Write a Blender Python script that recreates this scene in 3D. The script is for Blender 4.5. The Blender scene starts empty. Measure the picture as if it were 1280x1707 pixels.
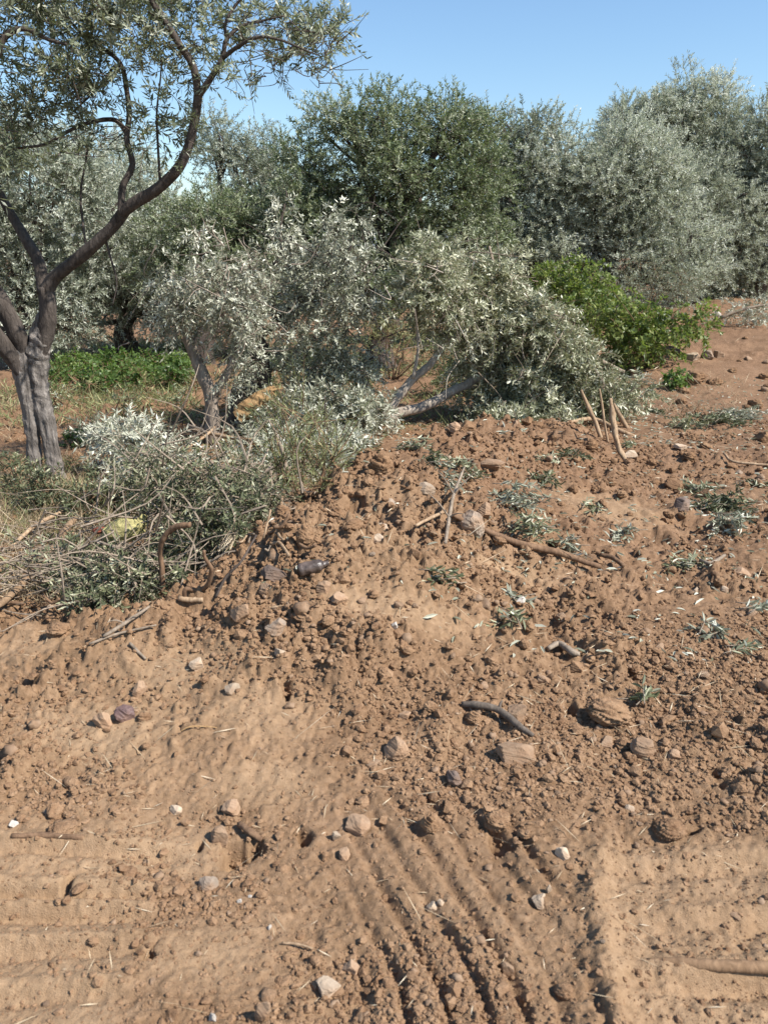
import bpy, math, time
import numpy as np
T0 = time.time()
sc = bpy.context.scene
COL = sc.collection
R = math.radians
PI = math.pi

# ------------------------------------------------------------------ camera
F, CU, CV = 1330.0, 640.0, 853.5           # photograph's focal length and centre in its own pixels
H, PITCH = 1.6, R(17.8)
CP, SP = math.cos(PITCH), math.sin(PITCH)
EYE = np.array([0.0, 0.0, H])

def ray(u, v):
    a, b = (u - CU) / F, (CV - v) / F
    return np.array([a, CP + b * SP, -SP + b * CP])     # forward component is 1

def flat(u, v, z=0.0):
    d = ray(u, v); t = (z - H) / d[2]
    return EYE + d * t

def pt(u, v, Y):
    """the point at distance Y in front of the camera on the ground plane, seen along (u, v)"""
    d = ray(u, v)
    return EYE + d * (Y / d[1])

def m_per_px(p):
    p = np.asarray(p, float)
    return (p[1] * CP + (H - p[2]) * SP) / F

# ------------------------------------------------------------------ noise
def _h(ix, iy, seed):
    n = (ix.astype(np.int64) * 374761393 + iy.astype(np.int64) * 668265263 + seed * 2147483647 + 1013904223) & 0xffffffff
    n = ((n ^ (n >> 13)) * 1274126177) & 0xffffffff
    n = ((n ^ (n >> 16)) * 2246822519) & 0xffffffff
    return ((n ^ (n >> 15)) & 0xffffff).astype(np.float64) / 16777216.0

def vn(x, y, seed=0):
    ix, iy = np.floor(x), np.floor(y)
    fx, fy = x - ix, y - iy
    fx = fx * fx * (3 - 2 * fx); fy = fy * fy * (3 - 2 * fy)
    a, b = _h(ix, iy, seed), _h(ix + 1, iy, seed)
    c, d = _h(ix, iy + 1, seed), _h(ix + 1, iy + 1, seed)
    return (a + (b - a) * fx) * (1 - fy) + (c + (d - c) * fx) * fy - 0.5

def fbm(x, y, seed=0, octv=4, gain=0.5):
    s, a = 0, 1.0
    for k in range(octv):
        s = s + a * vn(x * 2 ** k + 17.3 * k, y * 2 ** k - 9.1 * k, seed + k)
        a *= gain
    return s

def lumps(x, y, cell, seed, dens=0.7, flatn=0.8):
    """crumbled soil: rounded, uneven lumps on a jittered grid"""
    w = cell * 0.45
    xw = x + w * vn(x / cell * 1.9, y / cell * 1.9, seed + 5) + .3 * w * vn(x / cell * 5, y / cell * 5, seed + 7)
    yw = y + w * vn(x / cell * 1.9, y / cell * 1.9, seed + 6) + .3 * w * vn(x / cell * 5, y / cell * 5, seed + 8)
    gx, gy = np.floor(xw / cell), np.floor(yw / cell)
    out = np.zeros_like(xw)
    for i in (-1, 0, 1):
        for j in (-1, 0, 1):
            cx, cy = gx + i, gy + j
            r = cell * (0.22 + 0.42 * _h(cx, cy, seed + 1))
            px = (cx + _h(cx, cy, seed + 2)) * cell; py = (cy + _h(cx, cy, seed + 3)) * cell
            on = _h(cx, cy, seed + 4) < dens
            q = 1 - ((xw - px) ** 2 + (yw - py) ** 2) / (r * r)
            dome = r * flatn * np.sqrt(np.maximum(q, 0))
            for sd in (11, 13):                                     # two broken faces
                a_ = 6.283 * _h(cx, cy, seed + sd); k_ = .3 + .9 * _h(cx, cy, seed + sd + 1)
                dome = np.minimum(dome, np.maximum(0, r * flatn * (.45 + .35 * _h(cx, cy, seed + sd + 2)) + k_ * ((xw - px) * np.cos(a_) + (yw - py) * np.sin(a_))))
            out = np.maximum(out, np.where(on & (q > 0), dome, 0))
    return out

def sstep(a, b, x):
    t = np.clip((x - a) / (b - a), 0, 1)
    return t * t * (3 - 2 * t)

# ------------------------------------------------------------------ the lie of the land
MOUND = [flat(u, v, z) for u, v, z in ((90, 1075, .06), (230, 1022, .12), (330, 985, .20), (430, 925, .32), (520, 862, .42), (600, 800, .46),
                                       (680, 757, .42), (790, 722, .30), (900, 712, .17), (1000, 700, .07))]
MOUNDZ = [.05, .11, .19, .31, .43, .47, .43, .31, .17, .05]

def mound(x, y):
    best = np.zeros_like(x)
    for (a, b, za, zb) in zip(MOUND[:-1], MOUND[1:], MOUNDZ[:-1], MOUNDZ[1:]):
        dx, dy = b[0] - a[0], b[1] - a[1]
        L2 = dx * dx + dy * dy
        t = np.clip(((x - a[0]) * dx + (y - a[1]) * dy) / L2, 0, 1)
        px, py = x - (a[0] + t * dx), y - (a[1] + t * dy)
        side = (px * dy - py * dx) / math.sqrt(L2)              # >0 towards the camera
        d = np.hypot(px, py)
        w = np.where(side > 0, 0.85, 0.42) * (1 + .4 * vn(x * 1.7, y * 1.7, 25))
        best = np.maximum(best, (za + (zb - za) * t) * (1 + .28 * vn(x * 2.6, y * 2.6, 26)) * np.exp(-(d / w) ** 2))
    return best

BLOBS = {}
def blob(x, y, u, v, ru, rv):
    k = (u, v, ru, rv)
    if k not in BLOBS:
        c = flat(u, v); m = m_per_px(c)
        up, dn = flat(u, v - rv), flat(u, v + rv)
        BLOBS[k] = (c[0], c[1], ru * m, abs(up[1] - dn[1]) / 2)
    cx, cy, rx, ry = BLOBS[k]
    return np.exp(-(((x - cx) / rx) ** 2 + ((y - cy) / ry) ** 2))

def segdist(x, y, a, b):
    dx, dy = b[0] - a[0], b[1] - a[1]
    t = np.clip(((x - a[0]) * dx + (y - a[1]) * dy) / (dx * dx + dy * dy), 0, 1)
    px, py = x - a[0] - t * dx, y - a[1] - t * dy
    return np.hypot(px, py), t, (px * dy - py * dx) / math.hypot(dx, dy)

HOLES = [(430, 1400, 14, 12, .05), (1245, 1305, 9, 8, .03), (950, 1195, 14, 8, .05), (1185, 1290, 10, 8, .04), (1050, 1140, 14, 7, .04), (870, 1150, 16, 8, .04), (980, 1080, 16, 7, .05), (1090, 905, 30, 8, .06), (480, 1190, 10, 10, .04), (330, 1400, 10, 8, .03), (1150, 1395, 20, 6, .04), (392, 1412, 26, 16, .07), (252, 1585, 12, 16, .05), (590, 960, 16, 12, .10), (505, 1385, 18, 16, .05), (610, 788, 30, 14, .14),
         (120, 1470, 10, 14, .04), (830, 1395, 22, 14, .04), (1195, 1310, 9, 9, .03), (497, 1035, 15, 8, .05),
         (895, 780, 30, 10, .09), (75, 925, 60, 20, .10), (130, 975, 30, 15, .08), (1150, 880, 50, 14, .06), (70, 1060, 60, 12, .06)]
DA, DB = flat(690, 1350), flat(905, 1700)
_dl = math.hypot(DB[0] - DA[0], DB[1] - DA[1])
DX, DY = (DB[0] - DA[0]) / _dl, (DB[1] - DA[1]) / _dl
_tp = np.array([flat(u, v) for u, v in ((905, 1760), (898, 1700), (880, 1640), (835, 1560), (765, 1450), (690, 1345), (640, 1290))])
TRY, TRX = _tp[:, 1], _tp[:, 0] + .06
TRC = 1 / np.sqrt(1 + np.gradient(TRX, TRY) ** 2)
RA, RB = flat(1005, 1330), flat(1015, 1720)

def masks(x, y):
    tr = sstep(2.45, 1.95, y + .25 * vn(x * 3, y * 3, 71)) * sstep(-.16, .08, x + .08 * vn(x * 4, y * 4, 72)) * sstep(.52, .42, x)
    pad = sstep(.48, .70, x + .22 * vn(x * 3.5, y * 3.5, 73) + .1 * vn(x * 11, y * 11, 74)) * sstep(1.98, 1.78, y)
    lef = sstep(-.52, -.66, x) * sstep(2.1, 1.8, y)
    sm = np.zeros_like(x)
    for b in ((430, 1215, 110, 40), (1150, 1490, 120, 60), (90, 1640, 130, 60), (330, 1590, 110, 60), (330, 1160, 110, 26),
              (640, 1110, 130, 20), (1010, 870, 110, 22), (150, 1230, 140, 40), (440, 1310, 80, 30), (1200, 640, 60, 20),
              (250, 1420, 120, 40), (60, 1110, 80, 24), (840, 1000, 60, 14)):
        sm = np.maximum(sm, blob(x, y, *b))
    sm = np.clip(sm * 1.25 + .5 * fbm(x * 2.2, y * 2.2, 11, 3), 0, 1)
    return tr, pad, lef, sm

def height(x, y, detail=True):
    x = np.asarray(x, float); y = np.asarray(y, float)
    z = 1.0 * sstep(6.5, 22, y) * sstep(0.5, 8, x)
    z = z - 0.12 * sstep(4.5, 7.5, y) * sstep(-1.0, -2.2, x) * sstep(12, 8, y)
    z = z + 0.14 * np.exp(-((y - 8.7 - .3 * vn(x, y * 0, 3)) / .9) ** 2) * sstep(-.8, -1.8, x)
    z = z + 0.30 * fbm(x * .22, y * .22, 21, 3) * sstep(3, 14, y)
    md = mound(x, y)
    z = z + md
    z = z + .07 * fbm(x * 1.1, y * 1.1, 31, 3) * sstep(.5, 3, y + 1)
    if not detail:
        return z
    tr, pad, lef, sm = masks(x, y)
    rough = np.clip(.45 + 1.25 * fbm(x * 1.3, y * 1.3, 41, 3) + 1.6 * np.clip(md * 3, 0, .65), .12, 1.3)
    for (u, v, ru, rv, k_) in ((1000, 1180, 330, 130, .3), (1180, 830, 130, 50, .4), (880, 780, 120, 30, .3), (1150, 1350, 160, 40, .25), (560, 930, 160, 90, .3)):
        rough = rough + k_ * blob(x, y, u, v, ru, rv)
    rough = rough * (1 - .85 * np.maximum(sm, np.maximum(pad * .95, lef * .8))) * (1 - .8 * tr) + .10
    far = sstep(40, 12, y)
    z = z + far * rough * (.055 * fbm(x * 4, y * 4, 51, 4, .55))
    z = z + far * rough * (.42 * lumps(x, y, .24, 100, .34) + .85 * lumps(x, y, .105, 200, .5))
    z = z + far * (rough + .05) * (1.15 * lumps(x, y, .050, 300, .62) + 1.15 * lumps(x, y, .024, 400, .7))
    near = sstep(7, 4, y)
    z = z + near * (.0045 + .010 * rough) * fbm(x * 60, y * 60, 61, 3, .6)
    # track ridges
    wx = x + .022 * vn(x * 4, y * 4, 81) + .008 * vn(x * 18, y * 18, 79); wy = y + .02 * vn(x * 4, y * 4, 82)
    s = (wx - np.interp(wy, TRY, TRX)) * np.interp(wy, TRY, TRC)
    ph = s / .084 + .14 * vn(x * 1.5, y * 1.5, 83)
    fr = ph - np.floor(ph)
    prof = np.where(fr < .74, np.clip(np.sin(fr / .74 * PI) * 1.7, 0, 1) * (.7 + .4 * fr), -.40 * np.sin((fr - .74) / .26 * PI))
    amp = .020 * sstep(-.28, .12, fbm(x * 2.6, y * 2.6, 78, 2) + .12) * np.clip(.85 + .7 * vn(np.floor(ph) * 3.1, y * 2.2 + np.floor(ph), 84) + .6 * vn(x * 7, y * 7, 85), .3, 1.2)
    z = z + tr * amp * prof * sstep(2.55, 2.2, y)
    d, t, side = segdist(wx + .05 * vn(x * 0, y * 4.5, 75) + .02 * vn(x * 9, y * 9, 76), wy, RA, RB)
    z = z + .030 * np.exp(-(d / .036) ** 2) * (.7 + 1.1 * vn(x * 6, y * 6, 86)) * sstep(2.5, 2.2, y)
    # the pads' cross bars: a ridge and a groove across the track
    for yy, am in ((flat(1200, 1432)[1], .018), (flat(1200, 1520)[1], .022), (flat(1200, 1610)[1], .03), (flat(1200, 1690)[1], .02)):
        q = (y - yy + .02 * vn(x * 4, y * 0 + yy, 87) - .03 * (x - .8)) / .03
        z = z + pad * am * (np.exp(-q * q) - .9 * np.exp(-(q + 1.6) ** 2)) * sstep(-.35, .1, vn(x * 2.3, y * 0 + yy * 9, 88))
    for yy, am in ((flat(80, 1398)[1], .022), (flat(80, 1470)[1], .024), (flat(80, 1500)[1], .024), (flat(80, 1560)[1], .02), (flat(80, 1640)[1], .016)):
        q = (y - yy + .03 * vn(x * 4, y * 0 + yy, 89)) / .024
        z = z + lef * am * (np.exp(-q * q) - 1.0 * np.exp(-(q + 1.6) ** 2))
    hwx = .022 * vn(x * 14, y * 14, 67) + .012 * vn(x * 35, y * 35, 69); hwy = .05 * vn(x * 12, y * 12, 68) + .015 * vn(x * 35, y * 35, 70)
    for (u, v, ru, rv, dp) in HOLES:
        z = z - 1.25 * dp * np.clip(blob(x + hwx, y + hwy, u, v, ru, rv) * 2.2 - .6 + .9 * vn(x * 22, y * 22, 66), 0, 1)
    return z

def gz(x, y):
    return float(height(np.array([x]), np.array([y]))[0])

_T = np.concatenate([np.arange(.6, 8, .012), np.geomspace(8, 60, 500)])
def at(u, v, lift=0.0):
    """where the line of sight through (u, v) meets the ground"""
    d = ray(u, v)
    P = EYE[None] + d[None] * _T[:, None]
    g0 = height(P[:, 0], P[:, 1], False)
    k0 = np.nonzero(P[:, 2] <= g0 + .03)[0]; k0 = k0[0] if len(k0) else len(_T) - 1
    a_, b_ = max(0, k0 - 45), min(len(_T), k0 + 16)
    P = P[a_:b_]
    g = height(P[:, 0], P[:, 1]) + lift
    below = np.nonzero(P[:, 2] <= g)[0]
    k = below[0] if len(below) else len(P) - 1
    p = P[k].copy(); p[2] = g[k]
    return p

# ------------------------------------------------------------------ mesh building
class MB:
    def __init__(s): s.v = []; s.q = []; s.t = []; s.tone = []; s.qm = []; s.tm = []; s.n = 0; s.uv = []
    def add(s, v, q=None, t=None, tone=.5, mi=0, along=None):
        v = np.asarray(v, np.float32).reshape(-1, 3)
        if q is not None and len(q):
            q = np.asarray(q, np.int32).reshape(-1, 4); s.q.append(q + s.n); s.qm.append(np.full(len(q), mi, np.int32))
        if t is not None and len(t):
            t = np.asarray(t, np.int32).reshape(-1, 3); s.t.append(t + s.n); s.tm.append(np.full(len(t), mi, np.int32))
        s.v.append(v); s.n += len(v)
        s.tone.append(np.broadcast_to(np.asarray(tone, np.float32), (len(v),)))
    def mesh(s, name, mats, smooth=False):
        me = bpy.data.meshes.new(name)
        v = np.concatenate(s.v) if s.v else np.zeros((0, 3), np.float32)
        q = np.concatenate(s.q) if s.q else np.zeros((0, 4), np.int32)
        t = np.concatenate(s.t) if s.t else np.zeros((0, 3), np.int32)
        nl = q.size + t.size
        me.vertices.add(len(v)); me.vertices.foreach_set('co', v.ravel())
        me.loops.add(nl); me.loops.foreach_set('vertex_index', np.concatenate([q.ravel(), t.ravel()]))
        me.polygons.add(len(q) + len(t))
        st = np.concatenate([np.arange(len(q)) * 4, q.size + np.arange(len(t)) * 3]).astype(np.int32)
        me.polygons.foreach_set('loop_start', st)
        mi = np.concatenate(s.qm + s.tm) if (s.qm or s.tm) else np.zeros(0, np.int32)
        me.polygons.foreach_set('material_index', mi.astype(np.int32))
        me.polygons.foreach_set('use_smooth', np.full(len(st), bool(smooth)))
        a = me.attributes.new('tone', 'FLOAT', 'POINT')
        a.data.foreach_set('value', np.concatenate(s.tone).astype(np.float32))
        for m in (mats if isinstance(mats, (list, tuple)) else [mats]): me.materials.append(m)
        me.update(calc_edges=True)
        return me
    def obj(s, name, mats, parent=None, smooth=False):
        o = bpy.data.objects.new(name, s.mesh(name, mats, smooth)); COL.objects.link(o)
        if parent is not None: o.parent = parent
        return o

def tag(o, label=None, cat=None, group=None, kind=None):
    if label: o['label'] = label
    if cat: o['category'] = cat
    if group: o['group'] = group
    if kind: o['kind'] = kind
    return o

def thing(name, label, cat, loc, group=None):
    o = bpy.data.objects.new(name, None); COL.objects.link(o)
    o.empty_display_size = .1
    o.location = [float(c) for c in loc]
    return tag(o, label, cat, group)

def settle(root):
    """children are built in world coordinates; bring them under the root without moving them"""
    for ch in root.children:
        ch.location = (-root.location[0], -root.location[1], -root.location[2])

def smooth_path(P, n=6):
    P = np.asarray(P, float)
    if len(P) < 3:
        t = np.linspace(0, 1, n + 1)[:, None]
        return P[0] * (1 - t) + P[-1] * t
    Q = np.vstack([2 * P[0] - P[1], P, 2 * P[-1] - P[-2]])
    out = []
    for i in range(1, len(Q) - 2):
        a, b, c, d = Q[i - 1], Q[i], Q[i + 1], Q[i + 2]
        for k in range(n):
            t = k / n
            out.append(.5 * ((2 * b) + (-a + c) * t + (2 * a - 5 * b + 4 * c - d) * t * t + (-a + 3 * b - 3 * c + d) * t ** 3))
    out.append(Q[-2])
    return np.array(out)

def tube(mb, P, rad, sides=8, n=6, knob=0.0, seed=0, tone=.5, mi=0, cap=True, flute=0.0, wob=0.0):
    """a tapering limb along P; rad is one radius per point"""
    rad = np.asarray(rad, float)
    if rad.ndim == 0: rad = np.full(len(P), float(rad))
    C = smooth_path(P, n)
    rr = np.interp(np.linspace(0, 1, len(C)), np.linspace(0, 1, len(rad)), rad)
    rng = np.random.default_rng(seed + 77)
    if wob:
        k = rng.normal(0, 1, (len(C), 3)); k[0] = 0
        C = C + k * (rr * wob)[:, None]
    Tn = np.gradient(C, axis=0); Tn /= np.linalg.norm(Tn, axis=1)[:, None] + 1e-9
    ref = np.array([0, 0, 1.0]) if abs(Tn[0][2]) < .9 else np.array([1.0, 0, 0])
    U = np.cross(ref, Tn[0]); U /= np.linalg.norm(U)
    Us = []
    for tn in Tn:
        U = U - tn * U.dot(tn); U /= np.linalg.norm(U) + 1e-9
        Us.append(U)
    Us = np.array(Us); Vs = np.cross(Tn, Us)
    ang = np.arange(sides) / sides * 2 * PI
    ca, sa = np.cos(ang), np.sin(ang)
    rmul = np.ones((len(C), sides))
    if knob:
        aa, ll = np.meshgrid(ang, np.arange(len(C)))
        rmul += knob * (vn(np.cos(aa) * 1.3 + 9, ll * .5 + np.sin(aa) * 1.3, seed) * 1.4 + vn(np.cos(aa) * 3 + 9, ll * 1.1 + np.sin(aa) * 3, seed + 1) * .8)
    if flute:
        aa, ll = np.meshgrid(ang, np.arange(len(C)))
        rmul += .05 * vn(np.cos(aa) * 5 + 20, ll * .2 + np.sin(aa) * 5, seed + 9) + .07 * vn(np.cos(aa) * 11 + 20, ll * .5 + np.sin(aa) * 11, seed + 10)
        rmul += flute * np.sin(aa * 5 + ll * .12 + vn(ll * .2, aa * 0, seed) * 3) + flute * .6 * np.sin(aa * 9 - ll * .1 + seed)
    r2 = rr[:, None] * rmul
    V = C[:, None, :] + Us[:, None, :] * (r2 * ca)[:, :, None] + Vs[:, None, :] * (r2 * sa)[:, :, None]
    m = len(C)
    i = np.arange(m - 1)[:, None] * sides; j = np.arange(sides)[None]; j2 = (j + 1) % sides
    q = np.stack([i + j, i + j2, i + sides + j2, i + sides + j], -1).reshape(-1, 4)
    V = V.reshape(-1, 3); t = []
    if cap:
        V = np.vstack([V, C[0], C[-1]])
        a, b = len(V) - 2, len(V) - 1
        for k in range(sides):
            t.append((a, (k + 1) % sides, k)); t.append((b, (m - 1) * sides + k, (m - 1) * sides + (k + 1) % sides))
    mb.add(V, q, t if t else None, tone=tone, mi=mi)
    return C

def unit(v):
    return v / (np.linalg.norm(v, axis=-1, keepdims=True) + 1e-9)

def leaves(mb, pos, dr, nr, L, W, tone, mi=0, fine=False, fold=.25):
    """lance-shaped leaves: four corners far off, six with a midrib crease near by"""
    n = len(pos)
    dr = unit(dr); side = unit(np.cross(nr, dr)); nr = np.cross(dr, side)
    L = np.broadcast_to(L, (n,))[:, None]; W = np.broadcast_to(W, (n,))[:, None] * .5
    if not fine:
        m = pos + dr * L * .45
        up = nr * W * fold
        v = np.stack([pos, m + side * W + up, pos + dr * L, m - side * W + up], 1)
        q = np.arange(n)[:, None] * 4 + np.arange(4)[None]
        mb.add(v.reshape(-1, 3), q, tone=np.repeat(np.broadcast_to(tone, (n,)), 4), mi=mi)
    else:
        up = nr * W * fold; dn = nr * L * .08
        a = pos + dr * L * .28; b = pos + dr * L * .68
        v = np.stack([pos - dn, a + side * W * .9 + up, b + side * W * .85 + up, pos + dr * L - dn, b - side * W * .85 + up, a - side * W * .9 + up], 1)
        k = np.arange(n)[:, None] * 6
        q = np.concatenate([k + np.array([[0, 1, 2, 3]]), k + np.array([[0, 3, 4, 5]])])
        mb.add(v.reshape(-1, 3), q, tone=np.repeat(np.broadcast_to(tone, (n,)), 6), mi=mi)

def rdir(rng, n):
    return unit(rng.normal(0, 1, (n, 3)))

def twigs(mb, rng, P, D, Ls, nl, L, W, tone=(.1, .9), droop=.15, spread=.9, stem=0.0, fine=False, mi_leaf=0, mi_stem=1, start=.15, flip=0.0, shift=None):
    """twigs from P along D carrying leaves in opposite pairs"""
    n = len(P)
    D = unit(D)
    A = unit(np.cross(D, rdir(rng, n))); B = np.cross(D, A)
    k = np.arange(nl)
    t = start + (1 - start) * ((k // 2) + .5) / max(1, (nl + 1) // 2)
    t = t[None] + rng.uniform(-.03, .03, (n, nl))
    g = np.array([0, 0, -1.0])
    pos = P[:, None] + D[:, None] * (t * Ls[:, None])[..., None] + g * (droop * Ls[:, None] * t * t)[..., None]
    ph = (k % 2) * PI + (k // 2) * (PI / 2) + rng.uniform(-.5, .5, (n, nl)) + rng.uniform(0, 6.28, (n, 1))
    perp = A[:, None] * np.cos(ph)[..., None] + B[:, None] * np.sin(ph)[..., None]
    dr = D[:, None] * (1.0 - .35 * rng.random((n, nl)))[..., None] + perp * spread + rng.normal(0, .22, (n, nl, 3))
    dr[..., 2] -= droop * .8
    nr = unit(np.cross(dr, np.cross(D[:, None] + 0 * dr, perp))) + rng.normal(0, .45, (n, nl, 3))
    m = n * nl
    keep = rng.random(m) > .06
    base = rng.uniform(tone[0], tone[1], (n, 1)) * .5 + rng.uniform(tone[0], tone[1], (n, nl)) * .5
    if shift is not None: base = np.clip(base + shift[:, None], 0, 1)
    if flip: base = np.where(rng.random((n, nl)) < flip, 1.0, base)
    LL = L * rng.uniform(.65, 1.2, m); WW = W * rng.uniform(.7, 1.2, m)
    leaves(mb, pos.reshape(-1, 3)[keep], dr.reshape(-1, 3)[keep], nr.reshape(-1, 3)[keep], LL[keep], WW[keep], base.reshape(-1)[keep], mi_leaf, fine)
    if stem:
        ts = np.array([0, .5, 1.0])
        c = P[:, None] + D[:, None] * (ts[None] * Ls[:, None])[..., None] + g * (droop * Ls[:, None] * ts[None] ** 2)[..., None]
        rr = stem * np.array([1, .75, .35])
        ang = np.arange(3) * 2 * PI / 3
        ring = A[:, None, None] * np.cos(ang)[None, None, :, None] + B[:, None, None] * np.sin(ang)[None, None, :, None]
        v = c[:, :, None] + ring * rr[None, :, None, None]
        b0 = np.arange(n)[:, None, None] * 9; s = np.arange(2)[None, :, None] * 3; j = np.arange(3)[None, None]
        j2 = (j + 1) % 3
        q = np.stack([b0 + s + j, b0 + s + j2, b0 + s + 3 + j2, b0 + s + 3 + j], -1).reshape(-1, 4)
        mb.add(v.reshape(-1, 3), q, tone=.5, mi=mi_stem)

# ------------------------------------------------------------------ materials
def mat(name):
    m = bpy.data.materials.new(name); m.use_nodes = True
    nt = m.node_tree; nt.nodes.clear()
    out = nt.nodes.new('ShaderNodeOutputMaterial')
    return m, nt, out
def N(nt, typ, **kw):
    n = nt.nodes.new(typ)
    for k, v in kw.items():
        if hasattr(n, k): setattr(n, k, v)
        else: n.inputs[k.replace('_', ' ')].default_value = v
    return n
def ramp(nt, fac, stops):
    r = nt.nodes.new('ShaderNodeValToRGB')
    e = r.color_ramp.elements
    while len(e) < len(stops): e.new(.5)
    for el, (p, c) in zip(e, stops):
        el.position = p; el.color = (*c, 1)
    nt.links.new(fac, r.inputs[0])
    return r
def noise(nt, scale, detail=4, rough=.55, vec=None, dist=0.0):
    n = nt.nodes.new('ShaderNodeTexNoise'); n.inputs['Scale'].default_value = scale
    n.inputs['Detail'].default_value = detail; n.inputs['Roughness'].default_value = rough; n.inputs['Distortion'].default_value = dist
    if vec is not None: nt.links.new(vec, n.inputs['Vector'])
    return n
def mix(nt, fac, a, b, mode='MIX'):
    n = nt.nodes.new('ShaderNodeMix'); n.data_type = 'RGBA'; n.blend_type = mode
    for s, v in ((0, fac), (6, a), (7, b)):
        if hasattr(v, 'links') or hasattr(v, 'is_linked'): nt.links.new(v, n.inputs[s])
        else: n.inputs[s].default_value = v if s == 0 else (*v, 1)
    return n.outputs[2]
def mth(nt, op, a, b=0.0):
    n = nt.nodes.new('ShaderNodeMath'); n.operation = op
    for s, v in ((0, a), (1, b)):
        if hasattr(v, 'is_linked'): nt.links.new(v, n.inputs[s])
        else: n.inputs[s].default_value = v
    return n.outputs[0]
def attr(nt, name):
    a = nt.nodes.new('ShaderNodeAttribute'); a.attribute_name = name
    return a.outputs['Fac']
def bump(nt, hgt, strength, dist):
    b = nt.nodes.new('ShaderNodeBump'); b.inputs['Strength'].default_value = strength; b.inputs['Distance'].default_value = dist
    nt.links.new(hgt, b.inputs['Height'])
    return b.outputs[0]

def leaf_mat(name, stops, rough=.45, trans=.28, tcol=(.10, .14, .03), spec=.4):
    m, nt, out = mat(name)
    tn = attr(nt, 'tone')
    c = ramp(nt, tn, stops)
    p = nt.nodes.new('ShaderNodeBsdfPrincipled')
    nt.links.new(c.outputs[0], p.inputs['Base Color'])
    p.inputs['Roughness'].default_value = rough; p.inputs['Specular IOR Level'].default_value = spec
    t = nt.nodes.new('ShaderNodeBsdfTranslucent')
    tc = mix(nt, .6, c.outputs[0], tcol); nt.links.new(tc, t.inputs[0])
    x = nt.nodes.new('ShaderNodeMixShader'); x.inputs[0].default_value = trans
    nt.links.new(p.outputs[0], x.inputs[1]); nt.links.new(t.outputs[0], x.inputs[2])
    nt.links.new(x.outputs[0], out.inputs[0])
    return m

M = {}
M['olive_near'] = leaf_mat('olive_leaf_near', [(0, (.085, .10, .06)), (.5, (.19, .215, .135)), (.8, (.36, .385, .27)), (1, (.54, .55, .44))], trans=.38, tcol=(.24, .28, .08))
M['olive_grey'] = leaf_mat('olive_leaf_grey', [(0, (.13, .148, .10)), (.45, (.29, .318, .235)), (.8, (.48, .505, .40)), (1, (.68, .69, .58))], trans=.42, tcol=(.28, .31, .15))
M['olive_bright'] = leaf_mat('olive_leaf_bright', [(0, (.19, .21, .15)), (.45, (.39, .42, .32)), (.8, (.58, .60, .49)), (1, (.74, .75, .64))], trans=.42, tcol=(.34, .38, .2))
M['olive_dark'] = leaf_mat('olive_leaf_dark', [(0, (.075, .098, .048)), (.5, (.175, .212, .105)), (.85, (.33, .36, .22)), (1, (.50, .52, .39))], trans=.34, tcol=(.20, .27, .06))
M['olive_silver'] = leaf_mat('olive_leaf_silver', [(0, (.13, .138, .088)), (.35, (.32, .33, .235)), (.65, (.50, .50, .39)), (1, (.74, .73, .60))], trans=.25, tcol=(.34, .34, .2))
M['olive_pile'] = leaf_mat('olive_leaf_pile', [(0, (.085, .095, .05)), (.4, (.22, .235, .135)), (.75, (.44, .44, .29)), (1, (.74, .72, .55))], trans=.26, tcol=(.3, .3, .12))
M['green'] = leaf_mat('mulberry_leaf', [(0, (.035, .065, .018)), (.6, (.095, .155, .042)), (1, (.25, .31, .11))], trans=.38, tcol=(.22, .38, .04))
M['vine'] = leaf_mat('mulberry_leaf_yellowish', [(0, (.045, .072, .018)), (.55, (.135, .18, .045)), (1, (.34, .37, .13))], trans=.4, tcol=(.26, .36, .05))  # paler, yellower green for the bushes
M['weed'] = leaf_mat('weed_leaf', [(0, (.10, .115, .045)), (.6, (.22, .235, .10)), (1, (.42, .40, .20))], trans=.32, tcol=(.28, .32, .09), rough=.6)
M['brushleaf'] = leaf_mat('drying_leaf', [(0, (.035, .042, .02)), (.5, (.105, .12, .056)), (.85, (.25, .255, .14)), (1, (.44, .43, .29))], trans=.2, tcol=(.2, .2, .08), rough=.6)
M['dry'] = leaf_mat('dry_grass', [(0, (.20, .14, .08)), (.6, (.40, .30, .18)), (1, (.60, .50, .33))], trans=.2, tcol=(.4, .3, .15), rough=.7)

def bark_mat(name, dark, light, scale=1.0, bd=.012, stretch=(1, 1, .22)):
    m, nt, out = mat(name)
    tc = nt.nodes.new('ShaderNodeTexCoord')
    mp = nt.nodes.new('ShaderNodeMapping'); mp.inputs['Scale'].default_value = stretch
    nt.links.new(tc.outputs['Object'], mp.inputs[0])
    a = noise(nt, 38 * scale, 6, .65, mp.outputs[0], .6); b = noise(nt, 7 * scale, 4, .6, tc.outputs['Object'])
    f = mth(nt, 'ADD', mth(nt, 'MULTIPLY', a.outputs[0], .65), mth(nt, 'MULTIPLY', b.outputs[0], .35))
    c = ramp(nt, f, [(.32, dark), (.52, tuple(.5 * (x + y) for x, y in zip(dark, light))), (.68, light)])
    p = nt.nodes.new('ShaderNodeBsdfPrincipled'); p.inputs['Roughness'].default_value = .9; p.inputs['Specular IOR Level'].default_value = .2
    nt.links.new(c.outputs[0], p.inputs['Base Color'])
    nt.links.new(bump(nt, f, .9, bd), p.inputs['Normal'])
    nt.links.new(p.outputs[0], out.inputs[0])
    return m
M['bark'] = bark_mat('olive_bark', (.055, .045, .037), (.33, .29, .255), 1.0, .06)
M['limb'] = bark_mat('olive_limb_bark_shaded', (.028, .022, .018), (.135, .11, .092), 1.0, .03)  # darker than the trunk: the limbs' shade is put into the bark colour
M['bark_dark'] = bark_mat('branch_bark_dark', (.035, .027, .022), (.13, .10, .082), 1.0, .012)
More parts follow.
